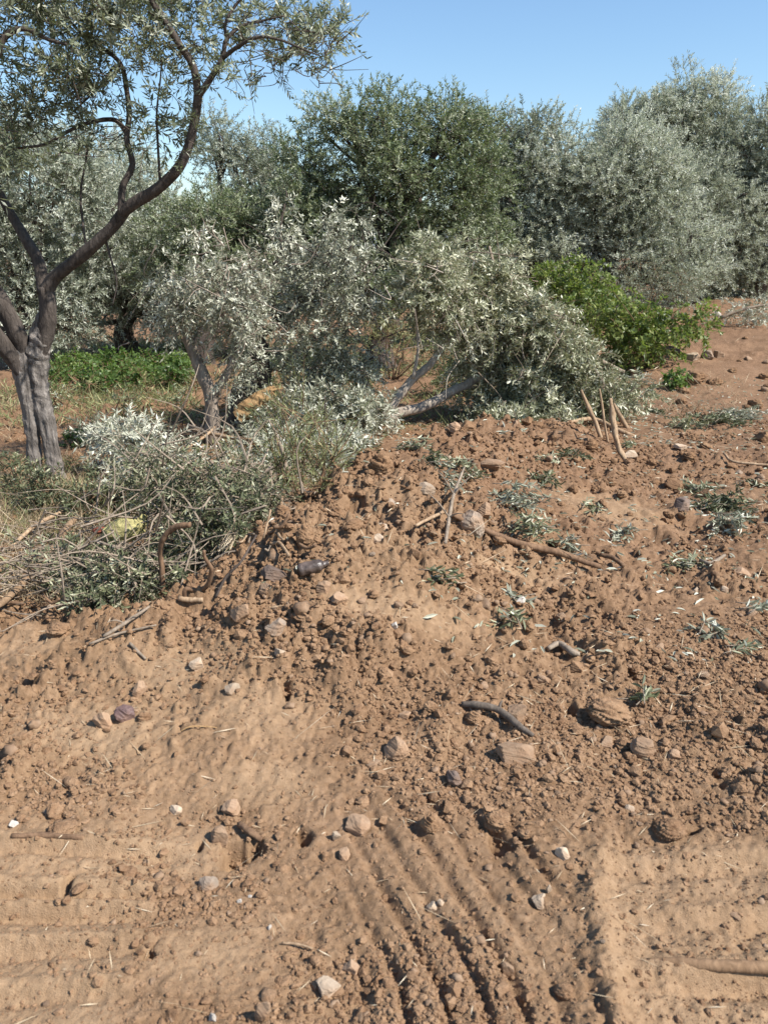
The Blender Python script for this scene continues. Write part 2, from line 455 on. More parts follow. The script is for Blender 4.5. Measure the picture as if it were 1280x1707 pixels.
M['bark_twig'] = bark_mat('young_trunk_bark', (.11, .085, .066), (.36, .295, .235), 1.2, .012)
M['bark_pole'] = bark_mat('old_pole_wood', (.10, .06, .034), (.37, .25, .15), 1.5, .01, (1, 1, .15))
M['soilwood'] = bark_mat('dusty_pole', (.14, .083, .046), (.30, .19, .11), 1.5, .006)
M['bark_dark2'] = bark_mat('dark_stick_bark', (.06, .047, .037), (.20, .16, .125), 1.5, .006)  # darker bark for the grey broken stick
M['bark_pale'] = bark_mat('branch_bark_pale', (.19, .15, .115), (.52, .45, .37), 1.2, .012)
M['bark_grey'] = bark_mat('dead_branch_bark', (.115, .085, .06), (.37, .295, .22), 1.5, .006)
M['bark_brown'] = bark_mat('brown_branch_bark', (.08, .045, .026), (.26, .16, .095), 1.5, .006)
M['wood'] = bark_mat('torn_wood', (.20, .11, .045), (.52, .34, .17), 2.0, .008, (1, 1, .1))
M['stake'] = bark_mat('weathered_stake_wood', (.14, .08, .042), (.50, .36, .23), 2.0, .006, (1, 1, .1))

def soil_mat():
    m, nt, out = mat('soil')
    tc = nt.nodes.new('ShaderNodeTexCoord'); O = tc.outputs['Object']
    dust, red = attr(nt, 'tone'), attr(nt, 'red')
    n1 = noise(nt, 3.5, 5, .6, O); n2 = noise(nt, 45, 5, .65, O); n3 = noise(nt, 330, 3, .6, O)
    f = mth(nt, 'ADD', mth(nt, 'MULTIPLY', n1.outputs[0], .35), mth(nt, 'MULTIPLY', n2.outputs[0], .65))
    base = ramp(nt, f, [(.30, (.125, .071, .037)), (.5, (0.235, 0.145, 0.082)), (.68, (0.331, 0.214, 0.128))])
    rd = ramp(nt, f, [(.30, (.107, .058, .031)), (.5, (0.197, 0.116, 0.067)), (.68, (0.283, 0.175, 0.105))])
    c = mix(nt, red, base.outputs[0], rd.outputs[0])
    pale = ramp(nt, f, [(.3, (0.293, 0.189, 0.107)), (.7, (0.418, 0.284, 0.170))])
    c = mix(nt, mth(nt, 'MULTIPLY', dust, .8), c, pale.outputs[0])
    v = nt.nodes.new('ShaderNodeTexVoronoi'); v.inputs['Scale'].default_value = 90; nt.links.new(O, v.inputs['Vector'])
    spk = ramp(nt, n3.outputs[0], [(.62, (0, 0, 0)), (.72, (1, 1, 1))])
    c = mix(nt, mth(nt, 'MULTIPLY', spk.outputs[0], .35), c, (.40, .28, .18))
    p = nt.nodes.new('ShaderNodeBsdfPrincipled'); p.inputs['Roughness'].default_value = .95; p.inputs['Specular IOR Level'].default_value = .12
    nt.links.new(c, p.inputs['Base Color'])
    hg = mth(nt, 'ADD', mth(nt, 'MULTIPLY', n2.outputs[0], .45), mth(nt, 'MULTIPLY', n3.outputs[0], .45))
    nt.links.new(bump(nt, hg, .9, .012), p.inputs['Normal'])
    nt.links.new(p.outputs[0], out.inputs[0])
    return m
M['soil'] = soil_mat()

def stone_mat(name, c0, c1, dirt=(.23, .135, .078), amount=.5, rough=.8, sc=1.0):
    m, nt, out = mat(name)
    tc = nt.nodes.new('ShaderNodeTexCoord'); O = tc.outputs['Object']
    oi = nt.nodes.new('ShaderNodeObjectInfo')
    n1 = noise(nt, 22 * sc, 6, .65, O, .5); n2 = noise(nt, 12 * sc, 4, .6, O); n3 = noise(nt, 160, 3, .6, O)
    c = ramp(nt, n1.outputs[0], [(.3, c0), (.7, c1)]).outputs[0]
    d = ramp(nt, n2.outputs[0], [(.42, (0, 0, 0)), (.62, (1, 1, 1))])
    c = mix(nt, mth(nt, 'MULTIPLY', d.outputs[0], amount), c, dirt)
    hv = nt.nodes.new('ShaderNodeHueSaturation'); nt.links.new(c, hv.inputs['Color'])
    nt.links.new(mth(nt, 'ADD', mth(nt, 'MULTIPLY', oi.outputs['Random'], .45), .78), hv.inputs['Value'])
    p = nt.nodes.new('ShaderNodeBsdfPrincipled'); p.inputs['Roughness'].default_value = rough; p.inputs['Specular IOR Level'].default_value = .25
    nt.links.new(hv.outputs[0], p.inputs['Base Color'])
    hg = mth(nt, 'ADD', n1.outputs[0], mth(nt, 'MULTIPLY', n3.outputs[0], .3))
    nt.links.new(bump(nt, hg, .7, .006), p.inputs['Normal'])
    nt.links.new(p.outputs[0], out.inputs[0])
    return m
M['tan'] = stone_mat('tan_stone', (.215, .135, .08), (.36, .25, .165), dirt=(.245, .145, .082), amount=.8)
M['grey'] = stone_mat('grey_stone', (.20, .155, .115), (.36, .28, .21), dirt=(.245, .145, .082), amount=.7)
M['pale'] = stone_mat('pale_stone', (.30, .225, .155), (.50, .40, .295), dirt=(.265, .165, .097), amount=.65)
M['purple'] = stone_mat('dark_purple_stone', (.075, .045, .045), (.20, .135, .125), amount=.3, rough=.4)
M['dark'] = stone_mat('dark_stone', (.09, .065, .052), (.19, .145, .12), amount=.4)
def clod_mat():
    m, nt, out = mat('soil_clod')
    tc = nt.nodes.new('ShaderNodeTexCoord'); O = tc.outputs['Object']
    ge = nt.nodes.new('ShaderNodeNewGeometry'); sp = nt.nodes.new('ShaderNodeSeparateXYZ'); nt.links.new(ge.outputs['Position'], sp.inputs[0])
    mr = nt.nodes.new('ShaderNodeMapRange'); mr.inputs['From Min'].default_value = 2.2; mr.inputs['From Max'].default_value = 5.5; nt.links.new(sp.outputs[1], mr.inputs[0])
    n1 = noise(nt, 30, 5, .65, ge.outputs['Position']); n2 = noise(nt, 150, 4, .6, ge.outputs['Position']); n3_ = noise(nt, 6, 2, .5, ge.outputs['Position'])
    f = mth(nt, 'ADD', mth(nt, 'MULTIPLY', n1.outputs[0], .5), mth(nt, 'ADD', mth(nt, 'MULTIPLY', n2.outputs[0], .25), mth(nt, 'MULTIPLY', n3_.outputs[0], .25)))
    a = ramp(nt, f, [(.34, (.135, .072, .038)), (.5, (0.242, 0.147, 0.084)), (.66, (0.336, 0.216, 0.129))])
    b_ = ramp(nt, f, [(.34, (.113, .061, .033)), (.5, (0.204, 0.119, 0.065)), (.66, (0.288, 0.180, 0.103))])
    p = nt.nodes.new('ShaderNodeBsdfPrincipled'); p.inputs['Roughness'].default_value = .95; p.inputs['Specular IOR Level'].default_value = .12
    nt.links.new(mix(nt, mr.outputs[0], a.outputs[0], b_.outputs[0]), p.inputs['Base Color'])
    nt.links.new(bump(nt, mth(nt, 'ADD', n1.outputs[0], mth(nt, 'MULTIPLY', n2.outputs[0], .6)), .9, .01), p.inputs['Normal'])
    nt.links.new(p.outputs[0], out.inputs[0])
    return m
M['clod'] = clod_mat()
M['white'] = stone_mat('white_scrap', (.36, .32, .27), (.50, .46, .40), amount=.2, rough=.6)

def plain(name, col, rough=.6, spec=.3, sc=20, var=.3, bd=.004, trans=0):
    m, nt, out = mat(name)
    tc = nt.nodes.new('ShaderNodeTexCoord'); n1 = noise(nt, sc, 5, .6, tc.outputs['Object'])
    c = ramp(nt, n1.outputs[0], [(.3, tuple(x * (1 - var) for x in col)), (.7, tuple(min(1, x * (1 + var)) for x in col))])
    p = nt.nodes.new('ShaderNodeBsdfPrincipled'); p.inputs['Roughness'].default_value = rough; p.inputs['Specular IOR Level'].default_value = spec
    nt.links.new(c.outputs[0], p.inputs['Base Color']); nt.links.new(bump(nt, n1.outputs[0], .6, bd), p.inputs['Normal'])
    nt.links.new(p.outputs[0], out.inputs[0])
    return m
M['hill'] = plain('haze_tinted_hillside', (.15, .16, .17), .95, .1, .02, .25, .5)  # distance haze is painted in as a blue grey tint
M['bag'] = plain('yellow_green_bag', (.34, .30, .13), .75, .2, 34, .45, .04)
M['red'] = plain('faded_red_rag', (.20, .06, .035), .85, .2, 20, .3, .01)
M['bottle'] = plain('dark_bottle', (.075, .055, .045), .34, .45, 26, .7, .012)
M['twine'] = leaf_mat('straw', [(0, (.34, .25, .15)), (.6, (.52, .41, .27)), (1, (.68, .58, .42))], trans=.1, tcol=(.5, .4, .2), rough=.7)

# ------------------------------------------------------------------ ground
ys = [0.25]
while ys[-1] < 420:
    y = ys[-1]
    ys.append(y + (max(.0045, .0032 * y) if y < 11 else (.006 * y if y < 25 else .05 * y)))
ys = np.array(ys)
ns = 1000
ss = np.sinh(np.linspace(-1.6, 1.6, ns)) / np.sinh(1.6) * 1.35
GX = ss[None] * (ys[:, None] + 1.0); GY = np.repeat(ys[:, None], ns, 1)
Z = height(GX.ravel(), GY.ravel())
tr, pad, lef, sm = masks(GX.ravel(), GY.ravel())
dust = np.clip(np.maximum(np.maximum(sm * .75, pad * .8), lef * .7) + .35 * fbm(GX.ravel() * 1.3, GY.ravel() * 1.3, 91, 3), 0, 1) * sstep(9, 3.5, GY.ravel())
red = np.clip(sstep(2.2, 5.5, GY.ravel()) + .6 * fbm(GX.ravel() * .8, GY.ravel() * .8, 93, 3), 0, 1)
g = MB()
nr = len(ys)
i = np.arange(nr - 1)[:, None] * ns; j = np.arange(ns - 1)[None]
q = np.stack([i + j, i + j + 1, i + ns + j + 1, i + ns + j], -1).reshape(-1, 4)
g.add(np.stack([GX.ravel(), GY.ravel(), Z], 1), q, tone=dust)
g.add([(-60, -60, -.03), (60, -60, -.03), (60, .3, -.03), (-60, .3, -.03)], [(0, 1, 2, 3)], tone=.3)
red = np.concatenate([red, np.zeros(4)])
ground = g.obj('ground', M['soil'], smooth=True)
a = ground.data.attributes.new('red', 'FLOAT', 'POINT'); a.data.foreach_set('value', red.astype(np.float32))
tag(ground, 'bare tilled reddish brown soil with tractor track ridges', None, None, 'structure')
print('ground', len(Z), time.time() - T0)

hb = MB()
for k, (hx, hy, hw, hh) in enumerate(((-250, 900, 420, 34), (180, 880, 300, 46), (650, 950, 420, 60))):
    nx, ny = 60, 24
    U_, V_ = np.meshgrid(np.linspace(-1, 1, nx), np.linspace(-1, 1, ny))
    zz = hh * np.maximum(0, np.cos(U_ * PI / 2)) * np.maximum(0, np.cos(V_ * PI / 2)) * (1 + .7 * fbm(U_ * 4 + k * 7, V_ * 4, 5, 4)) - 2
    ii = np.arange(ny - 1)[:, None] * nx; jj = np.arange(nx - 1)[None]
    hb.add(np.stack([hx + U_ * hw, hy + V_ * 150, zz], -1).reshape(-1, 3), np.stack([ii + jj, ii + jj + 1, ii + nx + jj + 1, ii + nx + jj], -1).reshape(-1, 4))
tag(hb.obj('hills', M['hill'], smooth=True), 'low blue grey hills behind the olive grove', None, None, 'structure')

# ------------------------------------------------------------------ stones and clods
def ico(sub):
    t = (1 + 5 ** .5) / 2
    v = [(-1, t, 0), (1, t, 0), (-1, -t, 0), (1, -t, 0), (0, -1, t), (0, 1, t), (0, -1, -t), (0, 1, -t), (t, 0, -1), (t, 0, 1), (-t, 0, -1), (-t, 0, 1)]
    f = [(0, 11, 5), (0, 5, 1), (0, 1, 7), (0, 7, 10), (0, 10, 11), (1, 5, 9), (5, 11, 4), (11, 10, 2), (10, 7, 6), (7, 1, 8),
         (3, 9, 4), (3, 4, 2), (3, 2, 6), (3, 6, 8), (3, 8, 9), (4, 9, 5), (2, 4, 11), (6, 2, 10), (8, 6, 7), (9, 8, 1)]
    v = [tuple(unit(np.array(p, float))) for p in v]
    for _ in range(sub):
        mid, nf = {}, []
        def m(a, b):
            k = (min(a, b), max(a, b))
            if k not in mid:
                v.append(tuple(unit((np.array(v[a]) + np.array(v[b])) / 2))); mid[k] = len(v) - 1
            return mid[k]
        for a, b, c in f:
            x, y, z = m(a, b), m(b, c), m(c, a)
            nf += [(a, x, z), (b, y, x), (c, z, y), (x, y, z)]
        f = nf
    return np.array(v), np.array(f)
ICO = [ico(k) for k in range(5)]

def n3(p, f, seed):
    return vn(p[:, 0] * f + 3.1 * p[:, 2] * f, p[:, 1] * f - 2.3 * p[:, 2] * f, seed) + vn(p[:, 2] * f + 11, p[:, 0] * f * .7 + p[:, 1] * f, seed + 1)

def rock(seed, kind='stone', sub=3):
    """a unit rock: a ball cut by random planes, then weathered; a clod is lumpier and less cut"""
    rng = np.random.default_rng(seed)
    v, f = ICO[sub]
    v = v.copy()
    if kind == 'stone':
        pl = rdir(rng, 13); d = rng.uniform(.46, .86, 13)
        s = np.ones(len(v))
        for a_, b_ in zip(pl, d):
            c = v @ a_
            s = np.minimum(s, np.where(c > 1e-3, b_ / np.maximum(c, 1e-3), 9))
        v = v * s[:, None]
        v *= (1 + .09 * n3(v, 1.4, seed) + .06 * n3(v, 5, seed + 3) + .03 * n3(v, 11, seed + 4))[:, None]
    elif kind == 'round':
        pl = rdir(rng, 12); d = rng.uniform(.55, .88, 12); s = np.ones(len(v))
        for a_, b_ in zip(pl, d):
            c = v @ a_
            s = np.minimum(s, np.where(c > 1e-3, b_ / np.maximum(c, 1e-3), 9))
        v = v * s[:, None]
        v *= (1 + .16 * n3(v, 1.1, seed) + .07 * n3(v, 4, seed + 3) + .04 * n3(v, 9, seed + 4))[:, None]
    else:
        w_ = v + .25 * np.stack([n3(v, 2.5, seed + 11), n3(v, 2.5, seed + 12), n3(v, 2.5, seed + 13)], 1)
        v *= (1 + .42 * n3(w_, 1.4, seed) + .30 * np.abs(n3(w_, 3.2, seed + 3)) + .22 * np.abs(n3(v, 7, seed + 5)))[:, None]
    v /= np.abs(v).max(0)
    return v, f

def rock_obj(name, label, u, v, w, h, mt, kind='stone', seed=0, sink=.3, group=None, cat='stone', yaw=None, depth=.85):
    """w, h: its width and height as the photograph shows it, in pixels"""
    p = at(u, v + h * .45)
    m = m_per_px(p)
    rv, rf = rock(seed, kind, 4)
    rng = np.random.default_rng(seed + 5)
    S = np.array([w * m / 2, w * m / 2 * depth, h * m / 2 * (1.08 + .25 * sink)])
    th = rng.uniform(-.5, .5) if yaw is None else yaw
    tl = rng.uniform(-.22, .22)
    x, y, z = (rv * S).T
    x, z = x * math.cos(tl) - z * math.sin(tl), x * math.sin(tl) + z * math.cos(tl)
    x, y = x * math.cos(th) - y * math.sin(th), x * math.sin(th) + y * math.cos(th)
    b = MB(); b.add(np.stack([x, y, z], 1), t=rf)
    o = b.obj(name, M[mt], smooth=kind == 'clod')
    o.location = (p[0], p[1] + S[1] * .6, gz(p[0], p[1] + S[1] * .4) + S[2] * (1 - 2 * sink) * .8)
    return tag(o, label, cat, group)

STONES = [
 # u, v, w, h, material, kind, label
 (710, 806, 42, 28, 'pale', 'stone', 'pale squarish stone near the crest of the dirt mound'),
 (650, 832, 30, 16, 'grey', 'round', 'flat grey stone just below the mound crest'),
 (783, 868, 58, 40, 'grey', 'stone', 'large blocky grey brown stone beside the snapped twig on the mound'),
 (806, 858, 36, 36, 'tan', 'stone', 'tan slab leaning behind the large blocky stone'),
 (638, 868, 22, 20, 'pale', 'stone', 'upper pale stone of two on the mound face'),
 (632, 892, 24, 24, 'pale', 'stone', 'lower pale stone of two on the mound face'),
 (455, 957, 46, 28, 'dark', 'round', 'dark round stone beside the dark bottle with a twig shadow across it'),
 (444, 981, 34, 20, 'tan', 'stone', 'tan stone just below the dark round stone'),
 (541, 979, 30, 22, 'tan', 'round', 'rounded tan stone below the dark bottle'),
 (565, 998, 30, 22, 'tan', 'round', 'rounded brown stone in front of the hole in the mound'),
 (462, 1048, 42, 22, 'grey', 'stone', 'flat six sided grey tan stone at the foot of the mound'),
 (467, 1084, 26, 28, 'pale', 'stone', 'rough pale stone below the flat grey tan stone'),
 (402, 1032, 42, 36, 'tan', 'stone', 'dusty tan slab beside the brush at the mound foot'),
 (171, 1193, 38, 42, 'tan', 'round', 'dusty tan stone touching the dark purple stone'),
 (207, 1190, 36, 34, 'purple', 'round', 'dark purple shiny stone with pale patches'),
 (232, 1152, 28, 26, 'tan', 'round', 'smooth tan oval stone behind the dark purple stone'),
 (328, 1108, 28, 22, 'pale', 'stone', 'whitish chipped stone on bare soil left of the mound foot'),
 (386, 1151, 28, 16, 'pale', 'stone', 'pale half buried stone on smooth soil'),
 (659, 1247, 50, 40, 'tan', 'stone', 'square tan stone with straw lying against it'),
 (622, 1274, 30, 14, 'tan', 'round', 'small flat tan stone in front of the square tan stone'),
 (676, 1193, 30, 18, 'tan', 'stone', 'low tan stone behind the square tan stone'),
 (861, 1189, 42, 34, 'tan', 'stone', 'brown tan stone behind the grey broken stick'),
 (862, 1256, 68, 36, 'tan', 'stone', 'triangular tan slab in front of the grey broken stick'),
 (1075, 1244, 46, 36, 'tan', 'stone', 'faceted tan stone in front of the big crumbly clod'),
 (1012, 1239, 32, 18, 'tan', 'round', 'low rounded stone beside the faceted tan stone'),
 (961, 1108, 32, 26, 'clod', 'stone', 'brown stone at the end of the short knobbly twig'),
 (755, 1296, 34, 34, 'dark', 'stone', 'shade coloured stone with one bright face above the track ridges'),  # dark material paints the shaded side into the stone's colour
 (593, 1375, 50, 34, 'tan', 'round', 'egg shaped tan stone beside a hole in the track'),
 (561, 1391, 16, 24, 'pale', 'stone', 'narrow pale stone standing against the egg shaped stone'),
 (368, 1395, 34, 38, 'tan', 'stone', 'tan stone standing at the edge of the black hole'),
 (384, 1352, 34, 26, 'tan', 'stone', 'angular tan stone behind the black hole'),
 (292, 1352, 22, 20, 'pale', 'stone', 'pointed pale stone left alone on smooth soil'),
 (345, 1474, 38, 26, 'grey', 'round', 'greyish stone half sunk in front of the black hole'),
 (546, 1650, 46, 28, 'pale', 'round', 'rounded pale stone at the bottom of the photo'),
 (440, 1682, 30, 44, 'tan', 'round', 'long tan stone at the lower edge below the rounded pale stone'),
 (900, 1504, 34, 28, 'pale', 'stone', 'reddish white stone lying between two track ridges'),
 (846, 1614, 32, 36, 'tan', 'stone', 'tan stone standing in a track groove'),
 (585, 1617, 32, 24, 'tan', 'stone', 'tan stone with a dark side behind the rounded pale stone'),
 (1050, 1348, 18, 12, 'pale', 'round', 'small pale pebble on top of the long soil ridge'),
 (1125, 1258, 30, 18, 'tan', 'round', 'low tan stone right of the faceted stone'),
 (779, 708, 34, 26, 'clod', 'stone', 'big brown stone at the foot of the felled boughs'),
 (757, 713, 22, 18, 'tan', 'round', 'tan stone beside the big brown one at the felled boughs'),
 (880, 699, 26, 20, 'clod', 'stone', 'middle stone in the row under the felled boughs'),
 (858, 705, 22, 18, 'tan', 'stone', 'first stone in the row under the felled boughs'),
 (898, 703, 28, 16, 'clod', 'stone', 'last stone in the row under the felled boughs'),
 (820, 776, 46, 24, 'tan', 'stone', 'reddish tan stone behind the large blocky stone'),
 (1154, 592, 30, 24, 'pale', 'stone', 'palest boulder in the heap beside the green bush'),
 (1180, 590, 22, 22, 'grey', 'stone', 'grey boulder in the heap beside the green bush'),
 (1197, 592, 26, 16, 'tan', 'stone', 'flat tan boulder at the end of the heap by the green bush'),
 (1124, 583, 36, 24, 'dark', 'stone', 'dark boulder shaded by the green bush'),
 (1275, 722, 34, 36, 'clod', 'stone', 'brown boulder at the edge behind the sprig heap'),
 (1138, 838, 34, 26, 'dark', 'stone', 'bluish dark stone beside the large olive sprig heap'),
 (1180, 820, 36, 18, 'clod', 'stone', 'brown stone behind the large olive sprig heap'),
 (1130, 806, 40, 22, 'clod', 'stone', 'dusky brown stone behind the bluish dark stone'),
 (1236, 956, 36, 16, 'tan', 'stone', 'flat tan stone near the right edge in front of the sprig heap'),
 (1207, 982, 16, 12, 'pale', 'round', 'small pale stone in front of the flat tan stone'),
 (1160, 984, 16, 12, 'pale', 'stone', 'pale chip beside a short stick on the right side'),
 (935, 1030, 22, 18, 'tan', 'stone', 'tan stone between two flattened olive sprigs'),
 (905, 1132, 34, 22, 'tan', 'stone', 'tan stone behind the grey broken stick with smaller ones beside it'),
 (575, 1425, 24, 24, 'tan', 'stone', 'square tan clump in front of the egg shaped stone'),
]
for k, s in enumerate(STONES):
    rock_obj('stone', s[6], s[0], s[1], s[2], s[3], s[4], s[5], seed=k * 13 + 3, sink=.36)

CLODS = [
 (1018, 1196, 92, 40, 'big crumbly soil clod overhanging its own shadow'),
 (1040, 1240, 32, 26, 'soil clod touching the faceted tan stone'),
 (508, 902, 34, 46, 'tall soil clod standing on the mound face'),
 (508, 1022, 40, 24, 'soil clod over the dark gap at the mound foot'),
 (635, 770, 46, 46, 'upright dark red clod between sprigs on the mound crest'),
 (986, 745, 26, 22, 'pointed soil clod beside the wooden stakes'),
 (1160, 630, 44, 28, 'dark heaped clod in front of the green bush'),
 (1120, 1392, 62, 24, 'broad low clod beside the long soil ridge'),
 (830, 1385, 50, 34, 'lumpy clod at the head of the track ridges'),
 (718, 1372, 40, 40, 'long clod pressed into the first track ridge'),
 (560, 850, 34, 24, 'round clod under the brush on the mound'),
 (470, 850, 30, 20, 'clod tucked under the arched root'),
 (790, 1197, 34, 24, 'clod pressed against the upper end of the grey broken stick'),
 (100, 1385, 60, 14, 'flat clod on the cross bar of the side track'),
 (1150, 760, 26, 18, 'clod on the bare path beyond the sprig heap'),
 (95, 1052, 44, 26, 'dusty clod at the lower end of the old pole'),
]
for k, s in enumerate(CLODS):
    rock_obj('soil_clod', s[4], s[0], s[1], s[2], s[3], 'clod', 'clod', seed=k * 17 + 901, sink=.3, cat='soil clod')

# the many smaller ones: shared shapes, each an object of its own
def zone(u, v):
    if v > 1320: return 'lying among the track ridges in front', 'in the tracks'
    if v > 1085: return ('on the bare soil near the dark purple stone', 'near the dark purple stone') if u < 560 else ('on the loose soil around the grey broken stick', 'around the grey broken stick')
    if u < 800 and v > 780: return 'on the face of the dirt mound', 'on the dirt mound'
    if v < 700: return 'on the rising path beside the green bush', 'on the rising path'
    return 'on the soil strewn with olive sprigs', 'among the sprigs'
rng = np.random.default_rng(8)
SH = {}
for kind in ('stone', 'round', 'clod'):
    SH[kind] = []
    for k in range(7):
        rv, rf = rock(k * 31 + 5, kind, 3 if kind == 'clod' else 2); SH[kind].append((rv, rf))
MESHES = {}
def small_mesh(kind, k, mt):
    key = (kind, k, mt)
    if key not in MESHES:
        b = MB(); b.add(SH[kind][k][0], t=SH[kind][k][1]); MESHES[key] = b.mesh('small_' + kind, M[mt], True)
    return MESHES[key]
def scatter_uv(n, zones):
    out = []
    w = np.array([z[4] for z in zones], float); w /= w.sum()
    while len(out) < n:
        z = zones[rng.choice(len(zones), p=w)]
        u, v = rng.uniform(z[0], z[2]), rng.uniform(z[1], z[3])
        if any(abs(u - s[0]) < s[2] * .6 and abs(v - s[1]) < s[3] * .8 for s in STONES): continue
        out.append((u, v))
    return out
ZN = [(0, 1090, 1280, 1700, 6), (400, 800, 760, 1090, 3), (760, 900, 1280, 1100, 2.5), (900, 720, 1280, 900, 1.5), (1120, 560, 1280, 700, .6), (640, 1090, 1280, 1380, 2.5)]
def small(name, n, kinds, mats_, wpx, lab, cat, grp):
    for (u, v) in scatter_uv(n, ZN):
        p = at(u, v); m = m_per_px(p)
        kind = kinds[rng.integers(len(kinds))]; mt = mats_[rng.integers(len(mats_))]
        o = bpy.data.objects.new(name, small_mesh(kind, int(rng.integers(7)), mt)); COL.objects.link(o)
        w = wpx * m * .5 * rng.lognormal(0, .33)
        o.scale = (w * rng.uniform(.85, 1.25), w * rng.uniform(.7, 1.0), w * rng.uniform(.5, .85))
        o.rotation_euler = (rng.uniform(-.3, .3), rng.uniform(-.3, .3), rng.uniform(0, 6.28))
        o.location = (p[0], p[1], p[2] + o.scale[2] * rng.uniform(-.05, .35))
        zl, zg = zone(u, v)
        tag(o, lab + ' ' + zl, cat, grp + ' ' + zg)
small('stone', 110, ['stone'], ['tan', 'tan', 'tan', 'clod', 'clod', 'grey'], 13, 'small tan or grey stone', 'stone', 'small stones')
small('soil_clod', 260, ['clod'], ['clod'], 16, 'small crumbly brown clod', 'soil clod', 'small clods')

# crumbs: too many to count
def crumbs(name, n, size, mt, seed, kind_label, ylim=(1.0, 9.0), roughonly=True, subd=0, tone=None, even=False):
    rng = np.random.default_rng(seed)
    y = ylim[0] * (ylim[1] / ylim[0]) ** rng.random(n * 3)
    x = rng.uniform(-.62, .62, n * 3) * (y + .35)
    md = mound(x, y); sm_ = masks(x, y)
    keep = rng.random(n * 3) < np.clip(.20 + 1.5 * fbm(x * 1.7, y * 1.7, 141, 3) + md * 2 - .75 * np.maximum(sm_[3], np.maximum(sm_[1], sm_[2])) + .2 * sm_[0], .03, 1)
    if even: keep = rng.random(n * 3) < .5
    x, y = x[keep][:n], y[keep][:n]; n = len(x)
    z = height(x, y)
    r = size * rng.lognormal(0, .45, n) * (.55 + .22 * y)
    v, f = ICO[subd]
    J = 1 + rng.uniform(-.35, .35, (n, len(v), 1))
    sc_ = np.stack([r * rng.uniform(.8, 1.3, n), r * rng.uniform(.8, 1.3, n), r * rng.uniform(.55, 1, n)], 1)
    V = v[None] * J * sc_[:, None]
    th = rng.uniform(0, 6.28, n); c, s = np.cos(th)[:, None], np.sin(th)[:, None]
    V = np.stack([V[..., 0] * c - V[..., 1] * s, V[..., 0] * s + V[..., 1] * c, V[..., 2]], -1) + np.stack([x, y, z + r * (.0 if even else .25)], 1)[:, None]
    Fc = f[None] + (np.arange(n) * len(v))[:, None, None]
    b = MB(); b.add(V.reshape(-1, 3), t=Fc.reshape(-1, 3))
    return tag(b.obj(name, M[mt], smooth=subd > 0), kind_label, None, None, 'stuff')
crumbs('soil_crumbs', 46000, .0052, 'clod', 4, 'loose crumbs of brown soil all over the ground')
crumbs('soil_grains', 26000, .0024, 'clod', 6, 'fine grains of loose dusty soil', ylim=(1.0, 4.5), even=True)
crumbs('gravel', 1300, .0062, 'tan', 5, 'scattered tan gravel in the soil', subd=1)
print('stones', time.time() - T0)

# ------------------------------------------------------------------ olive trees
def clump_leaves(mb, rng, C, Rr, ntw, nl, tl, L, W, tone, droop=.12, up=.35, stem=0.0, out=.8, flip=0.0, fine=False, spread=.9):
    """twigs in the clumps at C of radius Rr"""
    k = len(C)
    idx = np.repeat(np.arange(k), ntw)
    d = rdir(rng, len(idx))
    rad = Rr[idx] * rng.random(len(idx)) ** .45 * .8
    P = C[idx] + d * rad[:, None] * np.array([1, 1, .8])
    D = d * out + np.array([0, 0, up]) + rng.normal(0, .45, (len(idx), 3))
    twigs(mb, rng, P, D, tl * rng.uniform(.6, 1.3, len(idx)), nl, L, W, tone, droop, spread, stem, fine, flip=flip, shift=rng.normal(0, .17, k)[idx])

def lobes_to_clumps(rng, lobes, Y, per=1.0, rc=.36):
    C, LC = [], []
    for lb in lobes:
        u, v, ru, rv = lb[:4]; yo = lb[4] if len(lb) > 4 else 0
        c = pt(u, v, Y + yo); m = m_per_px(c)
        S = np.array([ru * m, max(ru, rv) * m * .75, rv * m])
        n = max(4, int(per * 4.6 * (S[0] * S[2]) / (rc * rc) * 1.5))
        d = rdir(rng, n); r = rng.uniform(.35, .92, n) ** .6
        C.append(c + d * S * r[:, None]); LC.append(c)
    return np.concatenate(C), np.array(LC)

